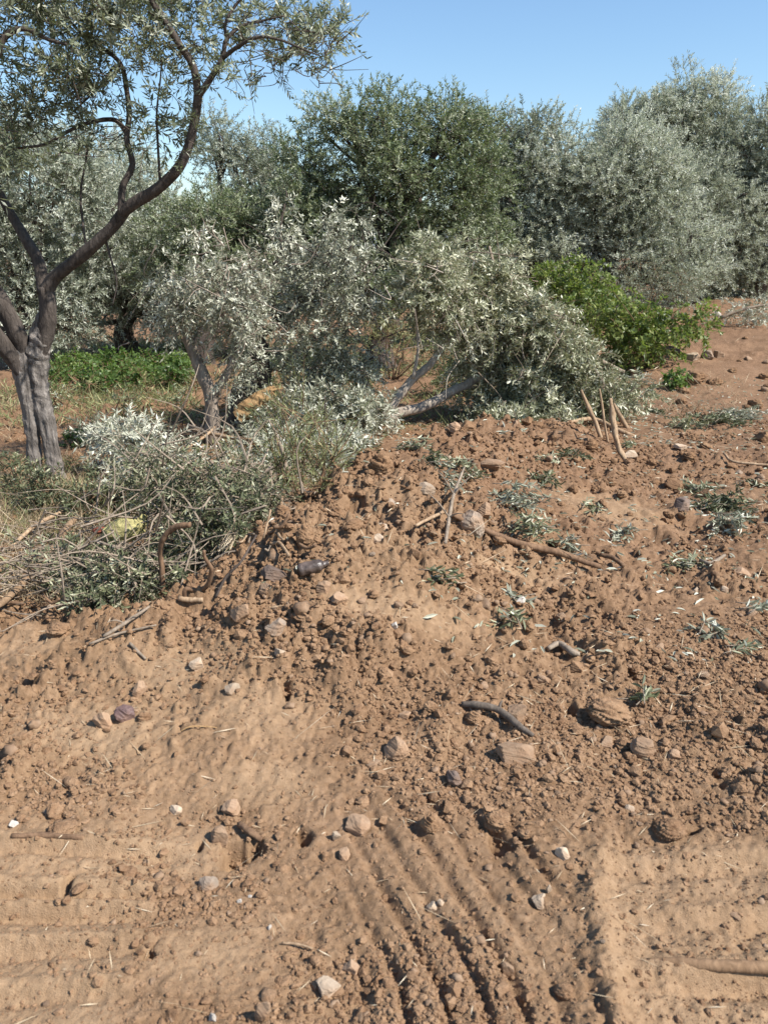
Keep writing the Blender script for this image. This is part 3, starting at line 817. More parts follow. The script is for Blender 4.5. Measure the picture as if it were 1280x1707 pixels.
def olive(name, label, Y, base, lobes, mt, seed, ntw=26, nl=20, L=.064, W=.019, tone=(.0, 1.0), per=1.0, rc=.38, tl=.30, tr=.16, bark='bark_dark', group='olive trees behind the clearing', up=.35, limbs=True, flip=.06):
    rng = np.random.default_rng(seed)
    b = pt(base[0], base[1], Y); b[2] = gz(b[0], b[1]) - .05
    root = thing(name, label, 'tree', b, group)
    C, LC = lobes_to_clumps(rng, lobes, Y, per, rc)
    cr = MB()
    Rr = rc * rng.uniform(.65, 1.25, len(C))
    cb = rng.uniform(-.12, .12)
    clump_leaves(cr, rng, C, Rr, ntw, nl, tl, L, W, tone, .1, up, .004, flip=flip)
    tk = MB()
    top = b + np.array([rng.uniform(-.3, .3), rng.uniform(-.2, .2), max(.7, (LC[:, 2].mean() - b[2]) * .35)])
    mid = (b + top) / 2 + np.array([rng.uniform(-.15, .15), rng.uniform(-.1, .1), 0])
    tube(tk, [b, mid, top], [tr * 1.35, tr * .95, tr * .9], 12, 5, .25, seed)
    for k, c in enumerate(LC):
        m1 = top + (c - top) * .45 + np.array([rng.uniform(-.3, .3), rng.uniform(-.3, .3), rng.uniform(-.1, .3)])
        tube(tk, [top, m1, c], [tr * .6, tr * .35, tr * .16], 7, 5, .15, seed + k)
        near = np.argsort(np.linalg.norm(C - c, axis=1))[:9]
        for j in near:
            mm = c + (C[j] - c) * .5 + rng.normal(0, .12, 3)
            tube(cr, [m1 + (c - m1) * rng.uniform(.4, 1), mm, C[j]], [tr * .14, tr * .09, tr * .03], 5, 3, 0, seed, mi=1)
    tk.obj('trunk', M[bark], root, True)
    cr.obj('crown', [M[mt], M[bark]], root)
    settle(root)
    print(name, len(C), cr.n, round(time.time() - T0, 1))
    return root

olive('olive_tree', 'grey green olive tree seen behind the forked trunk', 12.0, (40, 575), [(-60, 380, 130, 150), (70, 330, 110, 110), (60, 450, 110, 90, .4), (-40, 250, 90, 60), (130, 270, 80, 60, .6), (10, 520, 90, 50, .2), (170, 400, 60, 80, .8), (110, 540, 70, 30, .5), (40, 555, 60, 22)], 'olive_bright', 11, ntw=24, per=.9)
olive('olive_tree', 'grey olive tree with a short black trunk and drooping bough above the leafy weeds', 14.0, (215, 590), [(230, 380, 90, 100), (180, 480, 80, 70, -.4), (270, 460, 80, 70), (200, 300, 80, 60, .5), (130, 440, 70, 60), (330, 440, 70, 60, .6), (150, 540, 50, 26, .4), (280, 540, 60, 30, .4), (330, 520, 50, 40)], 'olive_bright', 12, ntw=24, per=.9)
olive('olive_tree', 'pale thin crowned olive tree with dead twigs left of the dark green tree', 15.0, (400, 560), [(400, 300, 85, 90), (370, 240, 55, 40), (440, 290, 60, 60, .4), (420, 390, 90, 60)], 'olive_grey', 13, ntw=24, per=.75, tone=(.2, 1.0))
olive('olive_tree', 'low bright green olive bush growing before the pale thin crowned tree', 12.5, (330, 520), [(330, 400, 70, 60), (300, 450, 60, 50), (370, 440, 60, 60, .2), (410, 370, 60, 50, .6)], 'olive_dark', 14, ntw=30, tone=(.2, .95), per=.9)
olive('olive_tree', 'large dark green olive tree in the middle of the grove', 13.0, (640, 560), [(560, 300, 75, 110), (640, 236, 85, 66), (740, 232, 72, 58), (700, 300, 130, 90), (580, 200, 55, 45), (640, 400, 140, 90), (520, 370, 70, 90), (790, 290, 60, 80, .4), (780, 400, 60, 80, .4), (480, 440, 70, 70), (590, 480, 120, 60)], 'olive_dark', 15, rc=.5, ntw=45, tr=.2, per=.85, up=.55)
olive('olive_tree', 'yellowish olive tree standing between the dark green tree and the silvery ones', 15.5, (840, 520), [(845, 240, 60, 50), (840, 330, 60, 70), (820, 420, 70, 70), (870, 222, 40, 28)], 'olive_grey', 16, rc=.5, ntw=45, tone=(.1, .7), per=.9)
olive('olive_tree', 'large silvery olive tree directly behind the green bush', 15.5, (1000, 500), [(930, 275, 90, 66), (1000, 262, 90, 48), (1010, 330, 130, 80), (900, 350, 80, 80), (1090, 360, 90, 90), (960, 420, 140, 60), (1090, 450, 110, 50), (850, 420, 60, 50), (1160, 420, 60, 60), (1150, 460, 50, 26), (950, 470, 70, 40), (1050, 485, 70, 26), (1050, 270, 90, 60)], 'olive_bright', 17, rc=.5, ntw=47, tr=.2, tone=(.1, 1.0), per=.9)
olive('olive_tree', 'tallest silvery olive tree with a pointed top beyond the green bush', 19.0, (1150, 490), [(1150, 180, 65, 48), (1090, 230, 90, 60), (1180, 250, 90, 70), (1140, 310, 110, 80), (1060, 200, 50, 36), (1195, 205, 40, 36), (1195, 340, 70, 70, -1.5), (1205, 410, 60, 50, -1.5), (1170, 450, 60, 30, -1.5)], 'olive_bright', 18, rc=.5, ntw=52, tr=.2, per=1.0, L=.07, W=.018)
olive('olive_tree', 'silvery olive tree cut by the frame at the end of the path', 18.0, (1255, 480), [(1250, 240, 70, 60), (1270, 330, 70, 80), (1240, 420, 60, 50), (1330, 300, 80, 100), (1210, 370, 50, 60, .5), (1230, 455, 60, 30), (1290, 455, 50, 30), (1180, 450, 40, 30)], 'olive_bright', 19, rc=.5, ntw=49, per=.95, L=.07, W=.018)
for k, (u, Y, top, hw) in enumerate(((-150, 24, 330, 150), (130, 25, 360, 130), (330, 27, 370, 120), (520, 26, 330, 130), (760, 28, 350, 120), (900, 27, 300, 120))):
    olive('olive_tree', ['far olive tree at the frame edge behind the forked trunk', 'far olive tree glimpsed over the leafy weeds', 'far olive tree behind the low bright green bush', 'far olive tree behind the left half of the dark green tree',
          'far olive tree behind the right half of the dark green tree', 'far olive tree behind the yellowish tree'][k], Y, (u, 560), [(u, top + 60, hw, 70), (u - 40, top + 150, hw, 80), (u + 50, top + 150, hw, 80), (u, top + 210, hw, 50)], 'olive_grey' if k != 4 else 'olive_dark', 30 + k, ntw=20, nl=16, L=.10, W=.03, per=.5, rc=.55)

# ------------------------------------------------------------------ the forked olive in front
def px_path(pts, Y, dy=None):
    return [pt(u, v, Y + (dy[k] if dy is not None else 0)) for k, (u, v) in enumerate(pts)]
rng = np.random.default_rng(100)
tb = at(78, 806)
TY = tb[1]
fork = thing('olive_tree', 'large olive tree with a grey twisted forked trunk standing nearest', 'tree', tb)
mt_ = m_per_px(tb)
tk = MB(); LIMB = .68
def limb(mb, pts, rpx, dy=None, sides=12, knob=.12, seed=0, mi=0, flute=0.0, n=6, Y=None, wob=0.0):
    return tube(mb, px_path(pts, TY if Y is None else Y, dy), np.array(rpx) * mt_ * LIMB, sides, n, knob, seed, mi=mi, flute=flute, wob=wob)
limb(tk, [(50, 830), (58, 795), (56, 740), (50, 690), (42, 640), (34, 595), (18, 555)], [34, 20, 15, 15.5, 19, 25, 18], [-.05, 0, 0, 0, 0, 0, 0], 48, .14, 1, flute=.07, n=16)
limb(tk, [(108, 832), (94, 795), (86, 745), (74, 690), (65, 640), (62, 595), (68, 560), (78, 525)], [36, 23, 18, 20, 22, 27, 25, 17], [.02, .03, .03, .03, .03, .03, .03, .03], 48, .14, 2, flute=.07, n=16)
limb(tk, [(62, 700), (58, 670), (53, 630), (50, 590), (48, 560)], [3, 9, 20, 27, 16], [.06] * 5, 20, .1, 3, n=6)
tk.obj('trunk', M['bark'], fork, True); tk = MB(); LIMB = .65
limb(tk, [(62, 610), (74, 565), (81, 520), (77, 478)], [10, 21, 19, 19], [.0, .02, 0, 0], 18, .12, 4, flute=.03)
R1 = [(77, 485), (92, 462), (112, 446), (150, 415), (188, 378), (215, 345), (258, 318), (295, 284), (314, 245), (325, 200), (331, 156)]
limb(tk, R1, [18, 15, 14, 14, 13, 13, 12, 11, 10, 9.5, 9], [0, -.02, -.05, -.1, -.15, -.2, -.25, -.3, -.32, -.35, -.38], 14, .12, 5)
limb(tk, [(75, 490), (66, 440), (46, 402), (16, 352), (-2, 318), (-25, 260), (-40, 190)], [16, 14, 12.5, 11, 10, 9, 7], [0, .05, .1, .2, .25, .3, .3], 12, .12, 6)
limb(tk, [(46, 625), (30, 560), (2, 502), (-40, 445), (-80, 380), (-110, 280)], [8, 22, 20, 18, 15, 10], [0, -.03, -.06, -.1, -.1, -.1], 16, .12, 7, flute=.03)
limb(tk, [(44, 640), (20, 595), (-14, 553), (-50, 505), (-110, 430)], [8, 21, 21, 18, 14], [-.02, -.06, -.15, -.3, -.4], 16, .12, 8)
limb(tk, [(331, 160), (323, 112), (301, 77), (276, 36), (256, 5), (236, -45), (220, -110)], [8.5, 8, 7.5, 7, 6.5, 5.5, 4], [-.38, -.4, -.42, -.45, -.45, -.45, -.45], 10, .12, 9)
limb(tk, [(331, 160), (352, 130), (371, 97), (378, 66), (402, 44), (440, 34), (475, 26)], [8, 6.5, 5.5, 4.5, 3.5, 2.5, 1.5], [-.38, -.4, -.4, -.4, -.38, -.36, -.35], 8, .08, 10)
limb(tk, [(371, 97), (398, 77), (430, 62), (465, 66), (500, 80), (530, 92)], [5, 4, 3.2, 2.5, 2, 1.2], [-.4, -.45, -.5, -.5, -.5, -.5], 7, .08, 11)
limb(tk, [(378, 66), (376, 40), (392, 10), (420, -20)], [4, 3.4, 3, 2], [-.4, -.4, -.4, -.4], 7, .08, 12)
limb(tk, [(202, 358), (205, 312), (221, 275), (212, 232), (216, 190), (212, 152), (204, 112), (188, 92), (160, 72), (128, 48), (100, 10)], [8, 7.5, 7, 6.5, 6, 5.5, 5, 4.5, 4, 3, 2], [-.2, -.18, -.15, -.12, -.1, -.1, -.1, -.1, 0, .1, .1], 9, .1, 13)
limb(tk, [(212, 222), (192, 200), (152, 204), (112, 220), (78, 240), (38, 246), (10, 250)], [5.5, 5, 4.2, 3.8, 3, 2.5, 1.6], [-.1, -.12, -.2, -.25, -.3, -.3, -.3], 8, .1, 14)
limb(tk, [(-60, 200), (-10, 105), (8, 62), (40, 48), (82, 66), (112, 74)], [8, 8, 7, 5, 4, 2.5], [-.3, -.5, -.5, -.5, -.5, -.5], 9, .1, 15)
limb(tk, [(267, 300), (263, 230), (262, 185), (268, 130), (270, 95)], [3.2, 2.6, 2.2, 1.8, 1.2], [-.26, -.26, -.26, -.26, -.26], 6, .05, 16)
limb(tk, [(145, 420), (135, 330), (145, 260), (150, 220)], [3, 2.4, 2, 1.2], [-.1, 0, .1, .1], 6, .05, 17)
limb(tk, [(175, 395), (185, 430), (195, 470), (188, 510)], [3, 2.4, 2, 1.2], [-.1, -.1, -.1, -.1], 6, .05, 18)
limb(tk, [(204, 112), (190, 112), (170, 140), (140, 170), (118, 190)], [3.4, 3, 2.4, 2, 1.2], [-.1] * 5, 6, .05, 19)
tk.obj('limbs', M['limb'], fork, True)
cr = MB()
def near_clumps(items, ntw, tone, nl=20, tl=.24, L=.055, W=.0125, up=.2, droop=.2, dyr=.35, stem=.0028, spread=1.0):
    C = []; Rr = []
    for (u, v, r, k) in items:
        for _ in range(k):
            a_, q = rng.uniform(0, 6.28), rng.random() ** .5
            C.append(pt(u + r * q * math.cos(a_), v + r * .8 * q * math.sin(a_), TY + rng.uniform(-dyr, dyr) - .2)); Rr.append(rng.uniform(.10, .2))
    clump_leaves(cr, rng, np.array(C), np.array(Rr), ntw, nl, tl, L, W, tone, droop, up, stem, out=.7, spread=spread, flip=.08)
near_clumps([(30, 25, 60, 7), (110, 25, 60, 7), (190, 40, 55, 6), (240, 30, 50, 6), (150, 80, 45, 4), (60, 110, 40, 2), (100, 125, 35, 4), (120, 150, 25, 3), (230, 85, 40, 4),
             (30, 190, 30, 3), (25, 215, 25, 3), (10, 265, 25, 3), (60, 175, 25, 2), (330, 20, 50, 4), (420, 15, 50, 4), (480, 35, 45, 3), (530, 28, 35, 3), (500, 80, 40, 2), (440, 75, 40, 1), (540, 60, 20, 2), (450, 110, 30, 1), (140, 170, 30, 2),
             (290, 60, 30, 2), (340, 90, 25, 1), (370, 130, 20, 1)], 14, (.15, 1.0), tl=.15, nl=15, L=.05, W=.0135, droop=.12, spread=1.1)
near_clumps([(262, 190, 20, 3), (268, 240, 22, 3), (285, 220, 18, 2), (268, 150, 18, 2), (190, 150, 30, 2), (175, 110, 30, 2), (325, 100, 20, 1), (90, 250, 50, 2), (150, 240, 30, 2)], 6, (.0, .6), tl=.16)
# the part of the crown above and beside the frame, which shades the trunk
C = []; Rr = []
for (u, v, r, k) in ((60, -130, 130, 20), (300, -140, 110, 6), (-120, 60, 110, 18), (-200, 250, 120, 14), (20, -300, 160, 14), (-150, -150, 150, 16)):
    for _ in range(k):
        a_, q = rng.uniform(0, 6.28), rng.random() ** .5
        C.append(pt(u + r * q * math.cos(a_), v + r * q * math.sin(a_), TY + rng.uniform(-.8, .8))); Rr.append(rng.uniform(.15, .26))
clump_leaves(cr, rng, np.array(C), np.array(Rr), 14, 18, .26, .06, .015, (.1, 1), .2, .2, .003)
# fine bare twigs in the crown
for k in range(260):
    u, v = (rng.uniform(0, 330), rng.uniform(0, 260)) if k < 170 else (rng.uniform(380, 560), rng.uniform(20, 140))
    if k < 170 and u > 230 and v > 130: continue
    p = pt(u, v, TY - .2 + rng.uniform(-.3, .3)); d = rdir(rng, 1)[0] * np.array([1, .5, .7]) * rng.uniform(.12, .3)
    tube(cr, [p, p + d * .5 + rng.normal(0, .02, 3), p + d + rng.normal(0, .04, 3)], [.0035, .0025, .0012], 4, 3, mi=1)
cr.obj('crown', [M['olive_near'], M['bark_dark']], fork)
settle(fork)
print('fork', cr.n, time.time() - T0)

# ------------------------------------------------------------------ snapped olives and felled boughs
def bough(name, label, cat, base_uv, limbs_, clumps, mt, bark, Y, seed, ntw=14, nl=20, tl=.24, L=.058, W=.017, tone=(0, 1), up=.1, droop=.3, flip=.12, group=None, part='foliage', wood='limb', bare=0, dyr=.35, rcl=(.10, .20), extra=None, spread=.9, stem=.0025):
    rng = np.random.default_rng(seed)
    b = at(*base_uv)
    root = thing(name, label, cat, b, group)
    m = m_per_px(pt(base_uv[0], base_uv[1], Y))
    for k, lm in enumerate(limbs_):
        w = MB() if (k == 0 or wood == 'limb') else w
        pts, rp = lm[0], lm[1]
        dy = lm[2] if len(lm) > 2 else 0
        tube(w, [pt(u, v, Y + dy * i / max(1, len(pts) - 1)) for i, (u, v) in enumerate(pts)], np.array(rp) * m, 12, 6, .16, seed + k, wob=.05)
        if wood == 'limb': w.obj('limb', M[bark], root, True)
    if wood != 'limb' and limbs_: w.obj(wood, M[bark], root, True)
    f = MB(); C = []; Rr = []
    for cl in clumps:
        u, v, r, k = cl[:4]; yo = cl[4] if len(cl) > 4 else 0; asp = cl[5] if len(cl) > 5 else .85
        for _ in range(k):
            a_, q = rng.uniform(0, 6.28), rng.random() ** .5
            if abs(u + r * q * math.cos(a_) - 208) < 50 and abs(v + r * asp * q * math.sin(a_) - 898) < 42: continue      # leaves the bag in sight
            p = pt(u + r * q * math.cos(a_), v + r * asp * q * math.sin(a_), Y + yo + rng.uniform(-dyr, dyr))
            gg = height(np.array([p[0]]), np.array([p[1]]), False)[0] + .05
            if p[2] < gg:
                p = flat(u + r * q * math.cos(a_), v + r * asp * q * math.sin(a_), .08)
                p[2] = height(np.array([p[0]]), np.array([p[1]]), False)[0] + .06
            C.append(p); Rr.append(rng.uniform(*rcl))
    C = np.array(C); Rr = np.array(Rr)
    clump_leaves(f, rng, C, Rr, ntw, nl, tl, L, W, tone, droop, up, stem, out=.75, flip=flip, spread=spread)
    for k in range(bare):
        p = C[rng.integers(len(C))] + rng.normal(0, .15, 3); d = rdir(rng, 1)[0] * rng.uniform(.15, .5)
        tube(f, [p, p + d * .5 + rng.normal(0, .04, 3), p + d + rng.normal(0, .07, 3)], [.006, .004, .0015], 4, 3, mi=1)
    f.obj(part, [M[mt], M[bark]], root)
    if extra: extra(root, m)
    settle(root)
    print(name, f.n, round(time.time() - T0, 1))
    return root

ST = at(355, 738)[1]
bough('snapped_olive_tree', 'broken young olive tree with a bent bare trunk and whitish withered leaves', 'tree', (355, 738),
      [([(356, 742), (355, 690), (351, 660), (338, 625), (324, 590), (313, 560), (318, 500), (330, 440)], [14, 11, 11, 10.5, 9.5, 8, 5, 2.5]),
       ([(352, 665), (365, 645), (385, 610), (400, 560), (395, 480)], [8, 7, 6, 4, 2]), ([(316, 540), (290, 500), (285, 460)], [5, 3.5, 2])],
      [(300, 500, 45, 13), (340, 490, 45, 13), (395, 475, 40, 10), (330, 450, 28, 3), (285, 535, 24, 4), (400, 530, 40, 10), (365, 540, 30, 5, .2), (405, 590, 35, 7, .3), (280, 520, 25, 4), (385, 425, 14, 2), (335, 372, 8, 1), (332, 400, 8, 1), (290, 440, 10, 1), (262, 480, 10, 1), (410, 440, 10, 1), (440, 430, 20, 2), (385, 630, 20, 3, .2)],
      'olive_silver', 'bark_twig', ST, 201, ntw=10, nl=16, tone=(0, .9), wood='trunk', part='crown', bare=70, L=.05, W=.0145, spread=1.2, tl=.18, rcl=(.07, .14), droop=.5, up=0)

def torn(root, m):
    w = MB(); p = px_path([(398, 695), (418, 678), (440, 662), (456, 652)], ST + .05)
    tube(w, p, np.array([13, 14, 12, 9]) * m, 12, 6, .2, 5)
    rr = np.random.default_rng(3)
    for k in range(16):
        e = p[-1] + np.array([rr.uniform(.02, .11), rr.uniform(-.04, .04), rr.uniform(-.01, .07)])
        s0 = p[-1] + rr.normal(0, .02, 3) - np.array([.03, 0, 0])
        tube(w, [s0, (s0 + e) / 2, e], [.013, .008, .001], 5, 2)
    w.obj('torn_stub', M['wood'], root, False)
bough('snapped_olive_tree', 'taller broken olive tree with a thick dark trunk and splintered orange stub', 'tree', (415, 715),
      [([(410, 720), (405, 690), (412, 650), (425, 615), (436, 570)], [28, 25, 23, 20, 12], .1), ([(440, 650), (441, 615), (433, 560), (430, 520), (447, 482), (455, 448), (470, 425)], [11, 10.5, 8, 6.5, 6, 4.5, 3], 0.0),
       ([(455, 455), (475, 445), (500, 450)], [4, 3, 2]), ([(432, 520), (470, 515)], [4, 2.5]), ([(470, 425), (468, 380), (475, 340)], [3, 2, 1]), ([(436, 560), (500, 500), (560, 460), (590, 400)], [6, 5, 4, 2])],
      [(480, 500, 40, 9), (525, 465, 45, 12), (575, 445, 40, 9), (540, 405, 32, 7), (568, 385, 18, 3), (600, 362, 8, 1), (550, 352, 8, 1), (475, 345, 6, 1), (630, 480, 8, 1), (620, 430, 8, 1), (590, 500, 35, 8), (540, 520, 50, 12), (560, 575, 50, 12), (490, 560, 35, 7), (612, 510, 18, 3), (485, 395, 18, 3), (505, 425, 18, 3), (592, 372, 10, 1), (530, 615, 50, 11), (465, 372, 10, 1), (600, 600, 35, 7), (430, 475, 14, 2), (470, 605, 25, 4), (590, 640, 30, 4), (540, 650, 40, 7), (490, 650, 25, 4)],
      'olive_silver', 'bark_dark', ST + .55, 202, ntw=10, nl=16, tone=(0, .9), wood='trunk', part='crown', bare=110, extra=torn, L=.05, W=.0145, spread=1.2, tl=.18, rcl=(.07, .14), droop=.5, up=0)

FY = at(640, 722)[1] + .25
bough('felled_bough', 'felled olive bough with two bare pale limbs meeting at the mound', 'bough', (640, 722),
      [([(596, 730), (630, 705), (660, 690), (705, 678), (755, 652), (790, 634), (835, 615), (900, 570)], [11, 10, 9, 8.5, 8, 7.5, 6, 4], .7),
       ([(636, 705), (652, 680), (668, 655), (690, 630), (718, 606), (750, 560)], [8, 7.5, 7.5, 7, 6, 3.5], .3), ([(688, 632), (697, 582), (694, 530), (700, 470)], [3.2, 2.6, 2, 1.2])],
      [(705, 450, 40, 11), (735, 440, 35, 9), (695, 490, 35, 9), (730, 480, 45, 11), (770, 520, 45, 12, .3), (725, 530, 35, 6, .4), (790, 570, 40, 9, .5), (830, 610, 30, 6, .6), (830, 560, 45, 9, .4), (705, 415, 16, 2), (770, 600, 25, 4, .9)],
      'olive_pile', 'bark_pale', FY, 203, ntw=10, bare=70, tl=.22, rcl=(.08, .17), spread=1.2)
bough('felled_bough', 'tall felled olive bough heaped behind the pale limbs', 'bough', (850, 690),
      [([(850, 690), (845, 620), (835, 540), (825, 460), (815, 410)], [8, 7, 6, 4, 2])],
      [(800, 465, 45, 12), (835, 455, 35, 8), (850, 505, 45, 13), (800, 520, 45, 11), (880, 555, 45, 13), (850, 590, 45, 12), (785, 445, 25, 4), (860, 650, 45, 12), (805, 665, 40, 7), (770, 480, 25, 4), (855, 440, 14, 2)],
      'olive_pile', 'bark_grey', FY + .6, 204, ntw=12, bare=70, tl=.2, rcl=(.08, .17), spread=1.2)
bough('felled_bough', 'broad felled olive bough sloping down to the wooden stakes', 'bough', (960, 690),
      [([(870, 690), (920, 640), (980, 600), (1040, 620)], [8, 6.5, 5, 3])],
      [(910, 545, 40, 10), (930, 590, 45, 14), (965, 620, 40, 13), (905, 630, 45, 12), (995, 645, 30, 9), (950, 660, 40, 13), (1020, 660, 25, 6), (900, 670, 45, 12), (1040, 668, 20, 4), (990, 672, 30, 7), (860, 690, 45, 12), (800, 690, 30, 5, .3), (930, 690, 40, 9), (945, 555, 20, 3), (1065, 660, 14, 2), (880, 520, 30, 6)],
      'olive_pile', 'bark_grey', FY + .25, 205, ntw=13, bare=70, tl=.2, rcl=(.08, .17), spread=1.2)
SY = at(545, 735)[1]
bough('cut_olive_branches', 'flat spread of cut silvery olive branches between the broken trees and the mound', 'branches', (545, 735), [([(470, 750), (530, 735), (600, 720)], [5, 4, 2])],
      [(500, 690, 50, 20, .2, .5), (560, 680, 50, 20, .3, .5), (430, 730, 30, 8, .1, .5), (610, 690, 40, 14, .3, .5), (480, 740, 50, 16, -.1, .4), (560, 730, 50, 14, 0, .4), (580, 765, 40, 10, -.3, .4), (470, 780, 50, 9, -.4, .4), (440, 700, 30, 4, .2, .5), (550, 780, 40, 5, -.5, .4)],
      'olive_silver', 'bark_grey', SY, 206, ntw=10, bare=30, dyr=.25, rcl=(.08, .14), tone=(0, .85))
bough('cut_olive_branches', 'pale silvery cut olive leaves piled beside the forked trunk', 'branches', (250, 800), [([(190, 800), (240, 780), (290, 770)], [3, 2.5, 1.5])],
      [(230, 745, 45, 12, .3, .6), (200, 735, 30, 5, .4, .6), (265, 760, 35, 8, .2, .6), (150, 730, 20, 2, .5, .5), (215, 785, 40, 5, 0, .5)],
      'olive_silver', 'bark_grey', at(250, 800)[1], 207, ntw=10, dyr=.25, rcl=(.07, .12), tone=(.3, 1))
bough('cut_olive_branches', 'dull grey green cut branches under the bent brown stick', 'branches', (210, 1000), [([(150, 1000), (200, 960), (250, 940)], [4, 3, 2])],
      [(190, 975, 45, 18, -.1, .5), (230, 985, 45, 18, -.1, .5), (270, 965, 40, 14, 0, .5), (165, 1000, 35, 12, -.2, .5), (310, 930, 45, 16, .2, .6), (130, 960, 40, 12, .1, .6), (360, 880, 50, 18, .2, .6), (330, 840, 60, 22, .4, .6), (420, 840, 50, 16, .4, .6), (270, 800, 60, 14, .5, .6), (380, 790, 60, 14, .5, .6), (80, 930, 45, 10, .2, .6)],
      'brushleaf', 'bark_grey', at(220, 1000)[1] + .25, 208, ntw=7, dyr=.2, rcl=(.06, .11), tone=(0, 1), tl=.16, L=.038, W=.010, nl=16, bare=160)
bough('cut_olive_branches', 'grey green cut branches on the far side of the path', 'branches', (1240, 560), [([(1200, 530), (1240, 515), (1290, 505)], [3, 2.5, 1.5])],
      [(1255, 515, 30, 7, 0, .5), (1225, 525, 25, 5, 0, .5), (1280, 525, 25, 5, 0, .5)], 'olive_silver', 'bark_grey', at(1240, 545)[1], 209, ntw=9, dyr=.3, rcl=(.15, .25), tone=(0, .7))

# green bushes
def bush(name, label, base, Y, clumps, mt, seed, L, W, ntw=12, nl=10, tl=.2, tone=(0, 1), group=None, rcl=(.1, .2), dyr=.4, up=.3, cat='bush', stems=7, droop=.3, spread=1.1):
    rng = np.random.default_rng(seed)
    b = pt(base[0], base[1], Y); b[2] = gz(b[0], b[1])
    root = thing(name, label, cat, b, group)
    f = MB(); C = []; Rr = []
    for (u, v, r, k) in clumps:
        for _ in range(k):
            a_, q = rng.uniform(0, 6.28), rng.random() ** .5
            p = pt(u + r * q * math.cos(a_), v + r * .8 * q * math.sin(a_), Y + rng.uniform(-dyr, dyr))
            gg = gz(p[0], p[1]) + .04
            if p[2] < gg:
                p = flat(u + r * q * math.cos(a_), v + r * .8 * q * math.sin(a_), .05) if p[1] < 9 else p
                p[2] = gz(p[0], p[1]) + .05
            C.append(p); Rr.append(rng.uniform(*rcl))
    C = np.array(C); Rr = np.array(Rr)
    clump_leaves(f, rng, C, Rr, ntw, nl, tl, L, W, tone, droop, up, .003, spread=spread, flip=0)
    s = MB()
    for k in range(stems):
        c = C[rng.integers(len(C))]
        tube(s, [b + rng.normal(0, .03, 3) * np.array([1, 1, 0]), b * .5 + c * .5 + rng.normal(0, .06, 3), c], [.012, .009, .003], 5, 4)
    s.obj('stem', M['bark_brown'], root, True)
    f.obj('foliage', [M[mt], M['bark_brown']], root)
    settle(root)
    return root
GYb = at(1070, 615)[1]
bush('green_shrub', 'bright green broad leaved bush beside the boulder heap', (1090, 600), GYb + .2, [(1010, 535, 35, 8), (1055, 555, 45, 12), (1105, 548, 40, 11), (1145, 540, 25, 5), (1060, 595, 30, 7), (1025, 505, 30, 6), (1165, 522, 14, 2), (1090, 522, 25, 4), (1040, 570, 35, 6), (990, 500, 25, 4), (1175, 545, 12, 2), (1120, 575, 25, 4)], 'vine', 301, .07, .042, ntw=10, rcl=(.08, .24), up=.0, dyr=.6, droop=.5)
bush('green_shrub', 'bright green broad leaved bush leaning over the felled boughs', (960, 560), GYb + 1.2, [(925, 465, 28, 8), (965, 470, 32, 10), (990, 500, 32, 9), (950, 500, 30, 7), (960, 445, 15, 3), (900, 455, 15, 2), (1010, 530, 30, 6)], 'vine', 302, .07, .042, ntw=10, rcl=(.08, .24), up=.0)
bush('green_shrub', 'small green plant in front of the dark heaped clod', (1120, 645), at(1120, 648)[1], [(1125, 633, 14, 4), (1110, 640, 10, 2)], 'green', 303, .06, .035, ntw=7, rcl=(.05, .09), dyr=.1, stems=3, tl=.1)
bush('scrub_bush', 'dark green scrub bush at the end of the path', (1185, 492), at(1185, 492)[1], [(1185, 475, 22, 8), (1205, 478, 15, 3)], 'olive_dark', 304, .06, .014, ntw=16, nl=14, rcl=(.15, .25), dyr=.3)
bush('scrub_bush', 'grey twiggy scrub behind the green bushes', (1080, 500), GYb + 2.2, [(1060, 470, 45, 10), (1110, 480, 45, 10), (1020, 480, 30, 6), (1140, 470, 25, 5)], 'olive_grey', 305, .05, .012, ntw=14, nl=12, rcl=(.15, .3), tone=(0, .6))
bush('scrub_bush', 'dull green scrub behind the taller broken olive tree', (545, 640), 9.6, [(520, 610, 40, 8), (570, 600, 40, 8), (600, 640, 30, 5), (470, 620, 40, 8), (430, 640, 30, 5)], 'olive_dark', 306, .055, .015, ntw=13, nl=14, rcl=(.15, .3), tone=(0, .7))
bush('scrub_bush', 'dull grey scrub in the shade behind the pale bare limbs', (780, 650), 10.0, [(730, 600, 30, 6), (780, 610, 40, 9), (830, 630, 40, 8), (760, 645, 40, 7), (840, 660, 30, 5)], 'olive_dark', 308, .055, .015, ntw=13, nl=14, rcl=(.15, .3), tone=(0, .7))
bush('scrub_bush', 'yellow green scrub glimpsed between broken olive tree and felled boughs', (655, 590), 11.5, [(640, 560, 25, 5), (680, 550, 25, 5), (720, 575, 30, 6), (660, 530, 30, 5)], 'weed', 307, .05, .012, ntw=12, nl=12, rcl=(.15, .3))
for k, (u, v, r) in enumerate(((95, 632, 22), (130, 622, 22), (165, 628, 24), (200, 620, 24), (235, 630, 24), (265, 622, 24), (295, 632, 22), (115, 610, 18), (185, 606, 20), (245, 606, 22), (290, 610, 20))):
    Yw = at(u, v + 14)[1]
    bush('leafy_weed', 'leafy green weed in the row behind the forked trunk', (u, v + 14), Yw, [(u, v + (k * 7) % 13 - 4, r * (.7 + .1 * (k % 4)), 4 + k % 3), (u + 8, v + 6, r * 1.2, 3)], 'green', 320 + k, .06 + .006 * (k % 4), .036 + .005 * (k % 3), ntw=7 + k % 4, nl=8, rcl=(.06, .2), dyr=.5, tone=((.1, .9), (.4, 1), (.1, .7))[k % 3], group='leafy green weeds behind the forked trunk', stems=3, cat='weed')
